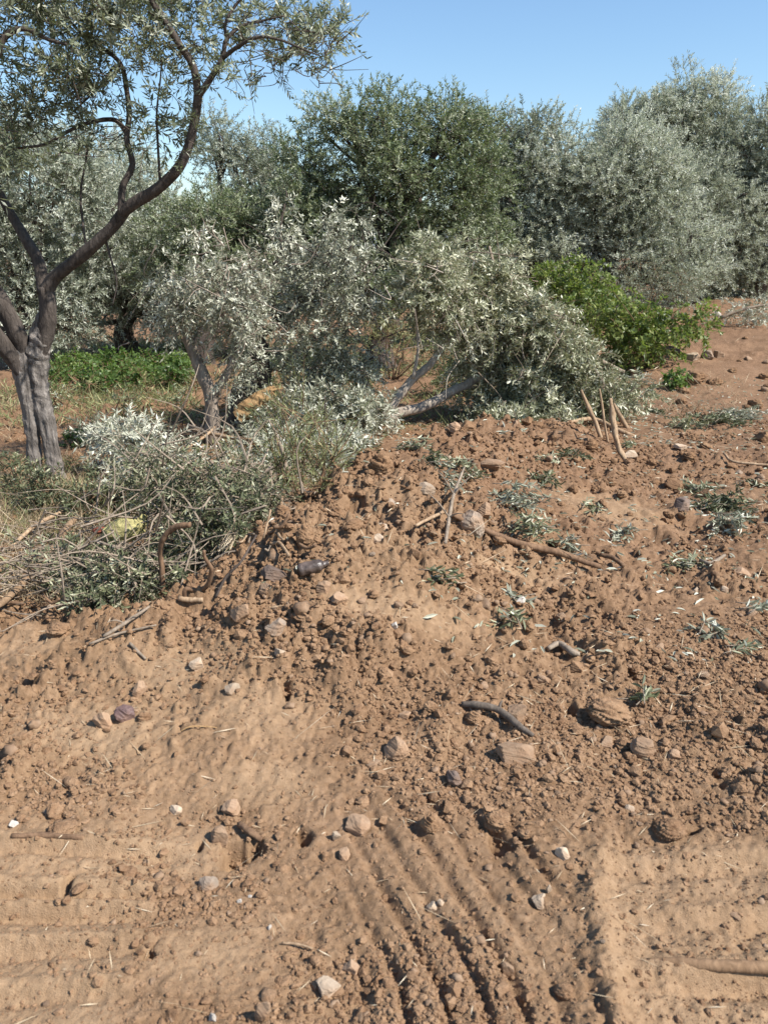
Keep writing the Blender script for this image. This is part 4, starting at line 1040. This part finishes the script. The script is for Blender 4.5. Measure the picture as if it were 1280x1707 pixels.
bush('leafy_weed', 'small lone green weed on bare soil beside the forked trunk', (122, 742), at(122, 746)[1], [(122, 736, 12, 4)], 'green', 340, .05, .028, ntw=8, nl=8, rcl=(.05, .09), dyr=.1, stems=3, cat='weed', tl=.1)
bush('broom_weed', 'thin leaved yellowish green weed growing up through the cut branches', (510, 840), at(520, 835)[1] + .2, [(480, 740, 35, 3), (515, 715, 35, 3), (500, 775, 40, 5), (540, 765, 30, 4), (490, 800, 40, 5), (525, 805, 30, 4)], 'weed', 341, .05, .006, ntw=7, nl=16, rcl=(.06, .12), dyr=.2, up=.9, spread=.6, droop=.05, tl=.24, cat='weed')
for k, (u, v, r) in enumerate(((90, 668, 16), (150, 655, 22), (205, 672, 14), (245, 652, 20), (300, 668, 18), (20, 660, 20), (330, 640, 20))):
    bush('leafy_weed', 'sparse dull weed in the shaded strip of bare field', (u, v + 10), at(u, v + 8)[1], [(u, v, r, 4), (u + 12, v + 6, r, 2)], 'weed' if k % 2 else 'olive_dark', 370 + k, .05, .014, ntw=6, nl=9, rcl=(.05, .14), dyr=.4, group='sparse weeds in the field behind the forked trunk', stems=3, cat='weed', up=.7)
for k, (u, v, r, l) in enumerate(((30, 800, 40, 'dusty low weed with dry stalks on the far side of the forked trunk'), (75, 815, 35, 'dusty low weed with dry stalks between the two feet of the forked trunk'), (130, 830, 45, 'dusty green low weed by the foot of the forked trunk'), (205, 815, 45, 'dusty green low weed between the trunk and the brush pile'), (270, 830, 40, 'dusty green low weed running into the brush pile'))):
    bush('low_weed', l, (u, v + 30), at(u, v + 26)[1], [(u, v + 4, r, 7), (u, v + 18, r * .8, 4)], 'brushleaf', 350 + k, .038, .013, ntw=10, nl=12, rcl=(.05, .1), dyr=.2, cat='weed', tl=.12, up=.8)
print('bushes', time.time() - T0)

# ------------------------------------------------------------------ sticks, stakes, litter
def stick(name, label, pts, rpx, bark, cat='stick', group=None, lifts=None, sides=9, seed=0, knob=.14, side=None):
    """lies on the ground along the pixels; lifts: height of each point above the ground, or a distance at which the point stands when it rises"""
    P = []
    for k, (u, v) in enumerate(pts):
        p = at(u, v)
        P.append(p)
    m = m_per_px(P[0])
    P = np.array(P)
    rr = np.array(rpx) * np.array([m_per_px(p) for p in P]) if np.ndim(rpx) else rpx * m
    P[:, 2] = .75 * np.polyval(np.polyfit(np.arange(len(P)), P[:, 2], 1), np.arange(len(P))) + .25 * P[:, 2]
    P[:, 2] += np.max(rr) * .5 + (0 if lifts is None else np.array(lifts))
    b = MB(); tube(b, P, rr, sides, 6, knob, seed, wob=.06)
    for (i, du, ln) in (side or []):
        q = P[i]; d = np.array(du, float) * ln
        tube(b, [q, q + d * .5 + np.array([0, 0, .01]), q + d], [np.max(rr) * .5, np.max(rr) * .35, np.max(rr) * .12], 6, 4, 0, seed)
    return tag(b.obj(name, M[bark], smooth=True), label, cat, group)
def standing(name, label, Yuv, pts, rpx, bark, cat='stick', dy=None, seed=0, knob=.14, group=None, sides=9, wob=.05):
    """a stick that rises from the ground point Yuv, seen along pts"""
    Y = at(*Yuv)[1]
    P = [pt(u, v, Y + (dy[k] if dy else 0)) for k, (u, v) in enumerate(pts)]
    b = MB(); tube(b, P, np.array(rpx) * m_per_px(P[0]), sides, 6, knob, seed, wob=wob)
    return tag(b.obj(name, M[bark], smooth=True), label, cat, group)

stick('stick', 'long straight brown stick lying from the mound toward the right', [(752, 880), (790, 890), (860, 910), (930, 934), (1000, 947)], [3.5, 5, 5.5, 6, 4], 'bark_brown', lifts=[.04, .03, .01, .01, 0], seed=1)
stick('stick', 'grey broken stick with a knot lying among clods', [(770, 1180), (798, 1188), (830, 1202), (862, 1217), (888, 1230)], [5, 6.5, 6, 6, 3.5], 'bark_dark2', lifts=[.0, .02, .02, .01, 0], seed=2, side=[(2, (.3, .4, .5), .05)])
standing('stick', 'bent brown stick arching up out of the cut branches', (276, 990), [(272, 992), (271, 955), (268, 925), (272, 900), (284, 884), (302, 876), (318, 875)], [4.5, 4.7, 4.5, 5, 5, 5, 4.4], 'bark_brown', dy=[0, 0, 0, -.02, -.03, -.05, -.06], seed=3)
standing('stick', 'zigzag brown stick beside the bent one', (325, 1000), [(308, 1000), (310, 982), (330, 984), (346, 976), (352, 956), (352, 946), (342, 930), (340, 918)], [3.6, 3.8, 3.8, 4.2, 4, 3.6, 3, 2.6], 'bark_brown', dy=[0, 0, .02, 0, -.02, -.03, -.04, -.05], seed=4)
stick('pole', 'old split pole slanting across the debris at the frame edge', [(-12, 1048), (25, 1010), (60, 978), (95, 944), (116, 916), (128, 890)], [5.5, 6, 6.5, 6.5, 6, 5], 'bark_pole', lifts=[.03, .06, .08, .09, .1, .1], seed=5, cat='pole')
stick('stick', 'short pale round stick at the foot of the zigzag one', [(300, 1010), (320, 1013), (340, 1017)], [4.5, 4.5, 4], 'stake', lifts=[.02, .01, .01], seed=6)
stick('pole', 'half buried brown pole across the track at the bottom edge', [(1078, 1600), (1130, 1603), (1200, 1609), (1300, 1618)], [4, 8, 10, 11], 'soilwood', lifts=[-.016, -.012, -.010, -.010], seed=7, cat='pole', knob=.05)
stick('stick', 'half buried grey stick on the side track', [(20, 1392), (70, 1394), (140, 1398)], [4, 5, 4.5], 'bark_brown', lifts=[-.008, -.007, -.008], seed=8)
Yst = (1003, 735)
standing('stake', 'forked split wooden stake leaning away from the others', (1002, 732), [(1003, 735), (992, 705), (980, 678), (968, 650)], [3.4, 3.6, 3.4, 2], 'stake', 'stake', dy=[0, .03, .06, .08], seed=11, knob=.3)
standing('stake', 'thin straight wooden stake in the middle of the group', (1012, 738), [(1013, 740), (1007, 705), (1003, 675), (999, 648)], [2, 2.1, 2, 1], 'stake', 'stake', dy=[0, .02, .04, .05], seed=12, knob=.25)
standing('stake', 'thick splintered stake curving toward the path', (1042, 768), [(1044, 771), (1030, 745), (1023, 715), (1020, 690), (1017, 664)], [3.6, 4.6, 5, 5.2, 2.4], 'stake', 'stake', dy=[0, .05, .1, .13, .16], seed=13, knob=.35)
standing('stake', 'short stake propped behind the splintered one', (1045, 714), [(1046, 716), (1034, 695), (1022, 672)], [3.8, 4, 2.4], 'stake', 'stake', dy=[0, 0, .03], seed=14, knob=.25)
stick('stick', 'flat plank like stick lying behind the stakes', [(945, 706), (985, 708), (1030, 722), (1058, 726)], [3, 4, 4, 3], 'stake', seed=15)
stick('root', 'pale arched root hanging over the mound face', [(502, 836), (480, 846), (466, 862), (462, 885), (466, 912), (474, 940)], [2.5, 3, 3.2, 3, 2.6, 1.6], 'stake', 'root', lifts=[.16, .14, .12, .08, .05, .01], seed=16)
stick('stick', 'split stick lying across the base of the broken young olive', [(318, 736), (370, 743), (420, 749), (455, 751)], [2.6, 3.2, 3.2, 2.5], 'stake', lifts=[.1, .1, .08, .05], seed=17)
stick('stick', 'thin stick crossing the split one at the broken olive', [(372, 722), (350, 742), (312, 765)], [2, 2.2, 1.8], 'stake', lifts=[.14, .12, .06], seed=18)
stick('stick', 'brown stick beside the sawn log end', [(535, 740), (572, 750), (618, 762)], [4, 4, 3], 'bark_brown', lifts=[.05, .04, .02], seed=19)
stick('stick', 'pale peeled stick behind the snapped twig', [(692, 888), (715, 880), (742, 872)], [2.5, 3, 2.6], 'stake', lifts=[.02, .03, .05], seed=20)
stick('twig', 'snapped grey branching twig beside the large blocky stone', [(742, 908), (748, 885), (755, 862), (772, 838)], [3, 3.4, 3, 1.5], 'bark_grey', 'twig', lifts=[.0, .05, .12, .18], seed=21, side=[(1, (-.7, .1, .8), .16), (2, (.8, .2, .8), .14), (1, (.5, -.5, .3), .13), (2, (-.6, 0, .9), .14)])
stick('stick', 'short thick stick half buried in front of the sprig heap', [(1000, 930), (1020, 938), (1040, 948)], [3.5, 4.5, 3.5], 'bark_brown', lifts=[.01, .015, .0], seed=22)
stick('stick', 'short grey stick lying below the sprig heap', [(1165, 945), (1185, 940), (1206, 934)], [3, 3.5, 2.5], 'bark_grey', lifts=[.01, .015, .01], seed=23)
stick('stick', 'thin pale stick on the path at the right side', [(1205, 762), (1222, 778), (1285, 781)], [2, 2.4, 2], 'stake', lifts=[.03, .02, .02], seed=24)
stick('twig', 'short knobbly twig on the loose soil behind the grey broken stick', [(912, 1090), (930, 1088), (952, 1096), (964, 1102)], [4, 5, 6, 4], 'bark_grey', 'twig', lifts=[.01, .015, .015, .01], seed=25)
stick('twig', 'dark twig pair lying on soil below the cut branches', [(175, 1076), (210, 1056), (252, 1030)], [3, 3.4, 2], 'bark_grey', 'twig', lifts=[.02, .03, .03], seed=26, side=[(1, (.5, .3, .2), .12), (1, (-.6, -.2, .15), .1)])
stick('twig', 'thin grey twig beside the dark twig pair', [(150, 1082), (200, 1068), (262, 1052)], [2, 2.2, 1.4], 'bark_grey', 'twig', lifts=[.015, .02, .02], seed=27)
stick('twig', 'short twig pointing down the bare slope', [(218, 1082), (232, 1094), (244, 1104)], [2.6, 2.8, 2], 'bark_grey', 'twig', lifts=[.01, .01, .01], seed=28)
stick('twig', 'thin upright dead twig leaning over the mound from the brush', [(430, 940), (405, 962), (378, 985), (360, 1004)], [1.5, 2, 2.2, 2.4], 'bark_dark', 'twig', lifts=[.12, .08, .05, .01], seed=29)
stick('stick', 'brown stick lying beside the black hole', [(400, 1385), (418, 1400), (436, 1416)], [5, 6, 5], 'bark_brown', lifts=[.01, .02, .01], seed=30)
stick('stick', 'yellow straw stalk bent on the smooth soil', [(303, 1228), (318, 1217), (345, 1216), (362, 1218)], [1.3, 1.3, 1.2, 1], 'wood', lifts=[.006, .015, .008, .004], seed=31)
stick('stick', 'pale stick lying behind the leaning slab', [(20, 930), (60, 900), (108, 878)], [3, 3.5, 3], 'stake', lifts=[.05, .08, .08], seed=32)
stick('stick', 'pale bent stick in front of the yellow bag', [(205, 942), (240, 950), (268, 968)], [2, 2.6, 2.4], 'stake', lifts=[.1, .1, .06], seed=33)
stick('stick', 'slim straw stem lying in front of the rounded pale stone', [(470, 1577), (495, 1580), (522, 1585)], [1.8, 2, 1.8], 'stake', lifts=[.006, .008, .006], seed=34)
standing('stick', 'upright dark thin stem rising beside the sawn log end', (545, 745), [(544, 750), (543, 700), (541, 660)], [2, 1.7, 1], 'bark_dark', seed=35)
standing('dead_branch', 'thin bare branch leaning out of the green bush', (1125, 512), [(1127, 510), (1112, 480), (1095, 452)], [2, 1.6, 1], 'stake', 'branch', seed=36)

rs = np.random.default_rng(55)
for k in range(26):
    u, v = (rs.uniform(0, 150), rs.uniform(880, 1020)) if k < 16 else (rs.uniform(330, 520), rs.uniform(850, 960))
    a_ = rs.uniform(-1.2, 1.2); ln = rs.uniform(14, 45)
    stick('stick', 'small broken stick in the debris around the old split pole' if k < 16 else 'small broken stick on the slope between brush pile and mound', [(u, v), (u + ln * math.cos(a_) * .5, v + ln * math.sin(a_) * .3), (u + ln * math.cos(a_), v + ln * math.sin(a_) * .6)],
          [rs.uniform(1.5, 3.2)] * 3, ['stake', 'bark_grey', 'bark_brown'][k % 3], lifts=[rs.uniform(.0, .07), .03, rs.uniform(0, .07)], seed=60 + k, group='broken sticks around the old pole' if k < 16 else 'broken sticks below the brush pile', sides=6)
# the dead branches over the brush, and the brush itself
BY = at(330, 880)[1] + .25
def dead(label, pts, rpx, bark, dys, seed, fork=()):
    b = MB()
    P = [pt(u, v, BY + d) for (u, v), d in zip(pts, dys)]
    tube(b, P, np.array(rpx) * m_per_px(P[0]), 9, 6, .14, seed, wob=.08)
    for pts2, r2, d2 in fork:
        P2 = [pt(u, v, BY + d) for (u, v), d in zip(pts2, d2)]
        tube(b, P2, np.array(r2) * m_per_px(P2[0]), 7, 6, .1, seed + 1, wob=.08)
    tag(b.obj('dead_branch', M[bark], smooth=True), label, 'branch', 'dead branches on the brush pile')
dead('long dark dead branch running up across the brush pile', [(296, 869), (345, 851), (386, 841), (430, 816), (468, 792), (476, 772), (462, 728), (448, 700)], [5, 5, 4.6, 4.4, 4.4, 4, 2.6, 1.4], 'bark_grey', [-.1, -.05, 0, .05, .1, .12, .15, .2], 41, [([(462, 792), (440, 795), (400, 800), (350, 808), (310, 830)], [3.4, 3, 2.4, 2, 1.4], [.1, .1, .12, .1, .1]), ([(470, 788), (500, 770), (530, 748)], [3, 2.4, 1.6], [.1, .15, .2])])
dead('pale peeled dead branch slanting over the brush pile', [(335, 914), (352, 892), (370, 868), (398, 846), (430, 826)], [4, 4.2, 3.8, 3.2, 2.4], 'stake', [-.15, -.12, -.1, -.05, 0], 42)
dead('arched dark dead branch on top of the brush pile', [(350, 768), (372, 790), (388, 815), (396, 842), (410, 850)], [2.4, 2.6, 2.8, 2.6, 2], 'bark_grey', [-.05, -.08, -.1, -.12, -.1], 43, [([(347, 795), (362, 820), (378, 846)], [2, 2, 1.6], [-.1, -.12, -.14])])
dead('thick dark dead branch low in the brush pile', [(280, 848), (305, 832), (330, 818), (352, 806)], [4.4, 4.6, 4, 3], 'bark_brown', [0, .05, .1, .15], 44)
bp = thing('brush_pile', 'tangled grey heap of thin dead twigs beside the forked trunk', 'brush pile', at(350, 850))
rng = np.random.default_rng(61)
b = MB()
for k in range(430):
    c = [(320, 790, 110, 45), (400, 810, 90, 45), (300, 830, 90, 45), (360, 860, 90, 40), (450, 830, 60, 40), (260, 880, 100, 60), (110, 900, 110, 50), (240, 960, 110, 50), (230, 970, 110, 50), (330, 800, 120, 50), (370, 860, 110, 50), (60, 930, 80, 60), (40, 1000, 80, 30)][rng.integers(13)]
    u, v = c[0] + rng.uniform(-1, 1) * c[2], c[1] + rng.uniform(-1, 1) * c[3]
    if abs(u - 205) < 55 and -25 < v - 892 < 60 and rng.random() < .85: continue
    p = pt(u, v, BY + .15 + rng.uniform(-.35, .45))
    gg = gz(p[0], p[1])
    if p[2] < gg + .02:
        p = flat(u, v, .06); p[2] = gz(p[0], p[1]) + rng.uniform(.02, .22)
    ang = rng.normal(0.1, .55); L_ = rng.uniform(.15, .55)
    d = np.array([math.cos(ang), rng.normal(0, .4), math.sin(ang) * .6]) * L_ * rng.choice([-1, 1])
    bend = rng.normal(0, .13, 3) * L_
    tube(b, [p - d / 2, p + bend, p + d / 2 + bend * .3], [rng.uniform(.002, .006), .003, .001], 4, 5)
b.obj('twigs', M['bark_grey'], bp, False)
settle(bp)

# a tied looking hank of pale fibres, the sawn log, the bag, the bottle
b = MB(); rng = np.random.default_rng(62)
for k in range(70):
    s = at(424 + rng.uniform(-14, 8), 872 + rng.uniform(-8, 8)); e = at(362 + rng.uniform(-12, 22), 926 + rng.uniform(-16, 14))
    s = s + np.array([0, 0, .08 + rng.uniform(-.02, .03)]); e = e + np.array([0, 0, .03 + rng.uniform(-.01, .04)])
    tube(b, [s, (s + e) / 2 + rng.normal(0, .015, 3), e], [.0022, .002, .001], 4, 3, tone=rng.random())
tag(b.obj('straw_bundle', M['twine'], smooth=True), 'fanned bundle of pale straw fibres hanging off the brush pile', 'straw')

p = at(600, 752)
lg = thing('sawn_log', 'short sawn olive log with its round pale end showing', 'log', p)
m = m_per_px(p); r_ = 16 * m
b = MB(); A0 = np.array([p[0], p[1] - .02, p[2] + r_ * .45]); A1 = A0 + np.array([.05, .13, .0])
tube(b, [A0, (A0 + A1) / 2, A1], [r_, r_ * 1.03, r_], 18, 5, .1, 4); b.obj('bark', M['bark_brown'], lg, True)
mcut, nt, out = mat('sawn_end_rings')
tc = nt.nodes.new('ShaderNodeTexCoord'); wv = nt.nodes.new('ShaderNodeTexWave'); wv.wave_type = 'RINGS'; wv.rings_direction = 'SPHERICAL'
wv.inputs['Scale'].default_value = 14; wv.inputs['Distortion'].default_value = 3; nt.links.new(tc.outputs['Object'], wv.inputs['Vector'])
cc = ramp(nt, wv.outputs['Color'], [(0, (.26, .15, .08)), (1, (.46, .31, .18))]); pb = nt.nodes.new('ShaderNodeBsdfPrincipled'); pb.inputs['Roughness'].default_value = .85
nt.links.new(cc.outputs[0], pb.inputs['Base Color']); nt.links.new(pb.outputs[0], out.inputs[0])
dv = unit(A0 - A1); sx = unit(np.cross(dv, [0, 0, 1.0])); sz = np.cross(sx, dv)
ang = np.arange(18) / 18 * 2 * PI
ring = [(sx * math.cos(t) + sz * math.sin(t)) * r_ * .97 for t in ang]
b = MB(); b.add(np.array([*[q_ + dv * .004 for q_ in ring], dv * .006]), t=[(18, (k + 1) % 18, k) for k in range(18)] )
ce = b.obj('cut_end', mcut, lg, False)
settle(lg); ce.location = tuple(A0 - np.array(lg.location))

p = pt(210, 912, at(212, 950)[1] - .05); m = m_per_px(p)
bg = thing('plastic_bag', 'crumpled yellow green bag lying in the cut branches', 'bag', p)
v, f = ICO[3]; v = v.copy()
v *= (1 + .18 * n3(v, 1.3, 9) + .16 * np.abs(n3(v, 3.2, 10)) + .05 * n3(v, 9, 11))[:, None]
v = v * np.array([35 * m, 24 * m, 21 * m]); v[:, 2] = v[:, 2] * (1 + .35 * n3(v * 14, 1, 77)) + 24 * m + .25 * v[:, 0]
b = MB(); b.add(v + p + np.array([0, .0, .02]), t=f); b.obj('sack', M['bag'], bg, True)
b = MB(); tube(b, [p + np.array([.04, .05, .10]), p + np.array([.075, .03, .135]), p + np.array([.10, .02, .145])], [.035, .012, .03], 10, 5, .4, 3); b.obj('knotted_end', M['bag'], bg, True)
settle(bg)
v = ICO[2][0] * (1 + .7 * n3(ICO[2][0], 2.6, 19))[:, None]
p2 = pt(172, 905, at(212, 950)[1] - .02); b = MB(); b.add(v * np.array([.042, .03, .014]) + p2 + np.array([0, .0, .07]), t=ICO[2][1])
tag(b.obj('rag', M['red'], smooth=True), 'small faded red rag beside the yellow green bag', 'rag')

p = at(522, 962); m = m_per_px(p)
bt = thing('bottle', 'dark glossy dirty bottle lying on the mound', 'bottle', p)
ax = unit(np.array([1, .25, .18])); c0 = p + np.array([-24 * m, 0, 10 * m])
b = MB(); tube(b, [c0, c0 + ax * 4 * m, c0 + ax * 18 * m, c0 + ax * 34 * m, c0 + ax * 42 * m], np.array([8, 11, 11.5, 11, 7]) * m, 18, 5, .12, 6); b.obj('body', M['bottle'], bt, True)
b = MB(); tube(b, [c0 + ax * 42 * m, c0 + ax * 47 * m, c0 + ax * 52 * m], np.array([6, 4.5, 4.5]) * m, 14, 4, .05, 6); b.obj('neck', M['bottle'], bt, True)
settle(bt)
for k, (u, v, w, h, l) in enumerate(((656, 1047, 15, 15, 'bright white scrap alone on smooth soil below the mound'), (400, 1504, 11, 10, 'larger white chip of the pair in front of the black hole'), (417, 1497, 8, 7, 'smaller white chip of the pair in front of the black hole'),
       (449, 1546, 9, 8, 'white chip in front of the pair of chips'), (355, 1698, 15, 16, 'white chip at the bottom edge'), (720, 1515, 22, 18, 'broken white crust on a track ridge'), (735, 1505, 14, 12, 'small white crust beside the broken one on the track ridge'),
       (940, 1424, 28, 20, 'whitish flake beside the long soil ridge'), (915, 1480, 10, 18, 'standing white flake behind the reddish white stone'), (20, 1375, 20, 12, 'white flake at the left edge on the side track'), (1195, 524, 14, 16, 'white plastic scrap beyond the green bush'),
       (868, 1003, 22, 10, 'white scrap among flattened sprigs'), (1052, 758, 26, 12, 'pinkish white crust on the path below the stakes'), (1135, 750, 26, 10, 'pale pink patch of crushed stone on the path'))):
    rock_obj('white_scrap', l, u, v, w, h, 'pale' if k in (5, 6, 7, 8, 12, 13) else 'white', 'stone', 700 + k, .2, cat='scrap')

# olive sprigs lying about
def sprig(label, u, v, wpx, seed, n=3, mt='olive_silver', tone=(.1, 1), group='olive sprigs on the soil', hgt=.03, L=.055, W=.013):
    rng = np.random.default_rng(seed)
    p = at(u, v); m = m_per_px(p)
    root = thing('olive_sprig', label, 'sprig', p, group)
    half = wpx * m * .5
    st = MB(); lf = MB()
    for k in range(n):
        a_ = rng.uniform(0, 6.28) if n > 2 else rng.normal(0, .5) + (PI if rng.random() < .5 else 0)
        off = np.array([rng.uniform(-1, 1) * half * (.55 if n > 2 else .2), rng.uniform(-1, 1) * half * .5, 0])
        s = p + off; L_ = min(.42, max(.12, half * rng.uniform(1.0, 1.9)))
        s[2] = gz(s[0], s[1]) + .012 + rng.random() * hgt
        d = np.array([math.cos(a_), math.sin(a_) * .8, rng.uniform(-.04, .12)])
        s = s - d * L_ * .5; s[2] = max(s[2], gz(s[0], s[1]) + .012)
        twigs(lf, rng, s[None], d[None], np.array([L_]), int(max(10, L_ / .011)), L * .85, W, tone, .1, .6, 0, True, flip=.08, start=.02)
        e = s + unit(d) * L_ + np.array([0, 0, -.1 * L_])
        tube(st, [s - unit(d) * .03, s + unit(d) * L_ * .5 + np.array([0, 0, -.025 * L_]), e], [.0026, .002, .001], 5, 3)
    st.obj('stem', M['bark_grey'], root, True)
    lf.obj('leaves', M[mt], root)
    settle(root)
SPR = [(1185, 1058, 60, 4, 'bushy silver sprig on open soil near the right edge'), (1232, 1092, 56, 2, 'flat sprig in front of the bushy silver sprig'), (735, 970, 56, 3, 'sprig lying at the foot of the mound beside open soil'),
 (860, 1002, 46, 3, 'crushed sprig with white leaves between mound and long stick'), (850, 1036, 60, 3, 'long flattened sprig in front of the crushed one'), (1070, 1166, 26, 2, 'tiny sprig standing behind the big crumbly clod'),
 (870, 850, 80, 7, 'wide leafy sprig behind the long straight stick'), (880, 885, 80, 7, 'leafy sprig touching the long straight stick'), (905, 805, 70, 5, 'sprig below the hollow behind the mound'), (835, 825, 60, 4, 'sprig leaning on the tan slab'),
 (1140, 935, 70, 5, 'sprig flattened in front of the big sprig heap'), (1205, 855, 110, 14, 'big olive sprig heap on the right side'), (1215, 885, 80, 8, 'lower leafy fringe of the big sprig heap'), (1160, 815, 70, 5, 'sprig draped over the brown stone'),
 (1190, 705, 100, 14, 'silver heap of sprigs across the path'), (1235, 700, 80, 12, 'darker end of the silver sprig heap by the boulder'), (1140, 712, 70, 6, 'thin end of the silver sprig heap'), (1085, 690, 50, 5, 'sprigs trailing from the felled boughs onto the path'),
 (1262, 1018, 34, 3, 'sprig against a clod at the right edge'), (775, 800, 60, 6, 'upright sprig on the mound behind the tan slab'), (718, 772, 60, 6, 'silver sprig on the mound crest beside the dark red clod'), (745, 815, 50, 4, 'sprig right of the pale squarish stone'),
 (1055, 742, 40, 3, 'sprig beside the foot of the splintered stake'), (955, 765, 60, 4, 'whitish sprig in front of the pointed clod'), (1035, 895, 56, 3, 'sprig on the smooth patch in front of the path'), (985, 850, 50, 3, 'thin sprig on the smooth patch'),
 (1255, 810, 50, 4, 'sprig at the right edge behind the big heap'), (1060, 645, 60, 6, 'sprig at the toe of the felled boughs'), (690, 745, 50, 5, 'sprig under the pale limbs'), (620, 745, 50, 4, 'sprig between sawn log and pale limbs'), (960, 925, 50, 3, 'sprig at the far end of the long stick'), (910, 765, 60, 4, 'sprig over the dark hollow')]
for k, (u, v, w, n, l) in enumerate(SPR):
    sprig(l, u, v, w, 800 + k, int(n * 1.7), hgt=.03 if n < 6 else .10, tone=(.0, .85) if k % 3 else (.0, .6), mt=('olive_silver', 'olive_pile', 'brushleaf')[k % 3])

# fallen leaves, straw, dry grass: nobody could count them
rng = np.random.default_rng(90)
def ground_pts(n, zones):
    w = np.array([z[4] for z in zones], float); w /= w.sum(); P = []
    idx = rng.choice(len(zones), n, p=w)
    for k in idx:
        z = zones[k]; P.append(flat(rng.uniform(z[0], z[2]), rng.uniform(z[1], z[3])))
    P = np.array(P); P[:, 2] = height(P[:, 0], P[:, 1]); return P
b = MB()
P = ground_pts(2600, [(760, 760, 1280, 1000, 5), (620, 700, 900, 800, 3), (1050, 640, 1280, 760, 4), (400, 860, 800, 1100, .7), (700, 1000, 1280, 1130, 1), (100, 720, 560, 860, 3), (0, 880, 330, 1020, 1.5), (500, 700, 1100, 740, 3)])
n = len(P); d = rdir(rng, n) * np.array([1, 1, .25]); nn = np.array([0, 0, 1.0]) + rng.normal(0, .45, (n, 3))
leaves(b, P + np.array([0, 0, .008]), d, nn, .055 * rng.uniform(.6, 1.2, n), .013 * rng.uniform(.7, 1.2, n), rng.uniform(.1, 1, n), fine=True)
tag(b.obj('fallen_leaves', M['olive_silver']), 'loose fallen silvery olive leaves strewn over the soil', None, None, 'stuff')
b = MB()
P = ground_pts(1500, [(0, 1060, 1280, 1420, 3), (0, 1420, 1280, 1700, .7), (560, 1080, 1280, 1300, 2), (800, 740, 1280, 1000, 2.5), (1050, 600, 1280, 760, 1.5), (400, 900, 800, 1060, 1.2)])
n = len(P); d = rdir(rng, n) * np.array([1, 1, .22]); nn = np.array([0, 0, 1.0]) + rng.normal(0, .4, (n, 3))
leaves(b, P + np.array([0, 0, .006]), d, nn, rng.lognormal(math.log(.045), .6, n) * (.7 + .12 * P[:, 1]), rng.uniform(.0014, .0034, n) * (.8 + .15 * P[:, 1]), rng.random(n), fold=.1)
tag(b.obj('straw', M['twine']), 'bits of pale straw and splinters scattered on the soil', None, None, 'stuff')
b = MB()
P = ground_pts(11000, [(-60, 740, 150, 900, 6), (0, 860, 200, 1030, 4.5), (30, 780, 130, 830, 1.5), (100, 790, 480, 900, 2.2), (0, 650, 60, 720, .8), (1090, 635, 1240, 690, 1.2), (1180, 500, 1280, 560, .8), (90, 690, 300, 760, .8), (330, 720, 640, 850, 1.6), (640, 560, 700, 640, .5)])
n = len(P); d = rdir(rng, n) * np.array([.8, .8, .5]) + np.array([0, 0, .6]); nn = rdir(rng, n)
leaves(b, P, d, nn, rng.lognormal(math.log(.10), .45, n), rng.uniform(.002, .0045, n), rng.random(n), fold=.1)
tag(b.obj('dry_grass', M['dry']), 'dry straw coloured grass around the trunk and brush', None, None, 'stuff')
b = MB()
P = ground_pts(13000, [(-60, 745, 130, 890, 2.4), (0, 850, 330, 1000, 2), (110, 800, 330, 870, 2.5), (330, 680, 640, 800, 2.4), (640, 640, 900, 720, 1.5), (60, 590, 320, 660, 3), (0, 555, 330, 600, 4), (0, 640, 330, 700, 3.5), (620, 540, 720, 620, 2), (1100, 468, 1280, 500, 2), (330, 560, 640, 640, 2)])
n = len(P); d = rdir(rng, n) * np.array([.8, .8, .5]) + np.array([0, 0, .6]); nn = rdir(rng, n)
leaves(b, P, d, nn, rng.lognormal(math.log(.075), .4, n) * (.7 + .08 * P[:, 1]), rng.uniform(.005, .011, n) * (.6 + .1 * P[:, 1]), rng.random(n), fold=.2)
tag(b.obj('undergrowth', M['weed']), 'sparse green weeds and grass growing under the trees', None, None, 'stuff')
print('litter', time.time() - T0)

# ------------------------------------------------------------------ light, sky, camera
EL, AZ = R(46), math.atan2(.90, -.42)          # sun azimuth from +y towards +x
sun = bpy.data.lights.new('sun', 'SUN'); sun.energy = 5.0; sun.angle = R(.53); sun.color = (1.0, .955, .89)
so = bpy.data.objects.new('sun', sun); COL.objects.link(so)
so.rotation_euler = (PI / 2 - EL, 0, PI - AZ)
w = bpy.data.worlds.new('World'); sc.world = w; w.use_nodes = True
nt = w.node_tree; bgd = nt.nodes['Background']
sky = nt.nodes.new('ShaderNodeTexSky'); sky.sky_type = 'NISHITA'; sky.sun_disc = False
sky.sun_elevation = EL; sky.sun_rotation = AZ; sky.altitude = 0; sky.air_density = 1.3; sky.dust_density = 0; sky.ozone_density = 6
nt.links.new(sky.outputs[0], bgd.inputs['Color']); bgd.inputs['Strength'].default_value = .10

cam = bpy.data.cameras.new('camera'); co = bpy.data.objects.new('camera', cam); COL.objects.link(co)
cam.sensor_fit = 'VERTICAL'; cam.sensor_height = 36; cam.lens = F / 1707 * 36
co.location = EYE; co.rotation_euler = (PI / 2 - PITCH, 0, 0)
cam.clip_start = .05; cam.clip_end = 3000
cam.dof.use_dof = True; cam.dof.focus_distance = 6.0; cam.dof.aperture_fstop = cam.lens / 5.0
sc.camera = co
sc.view_settings.view_transform = 'Standard'; sc.view_settings.look = 'None'; sc.view_settings.gamma = 1; sc.view_settings.exposure = .80
sc.render.engine = 'CYCLES'
print('done', time.time() - T0, sum(len(o.data.polygons) for o in sc.objects if o.type == 'MESH'))
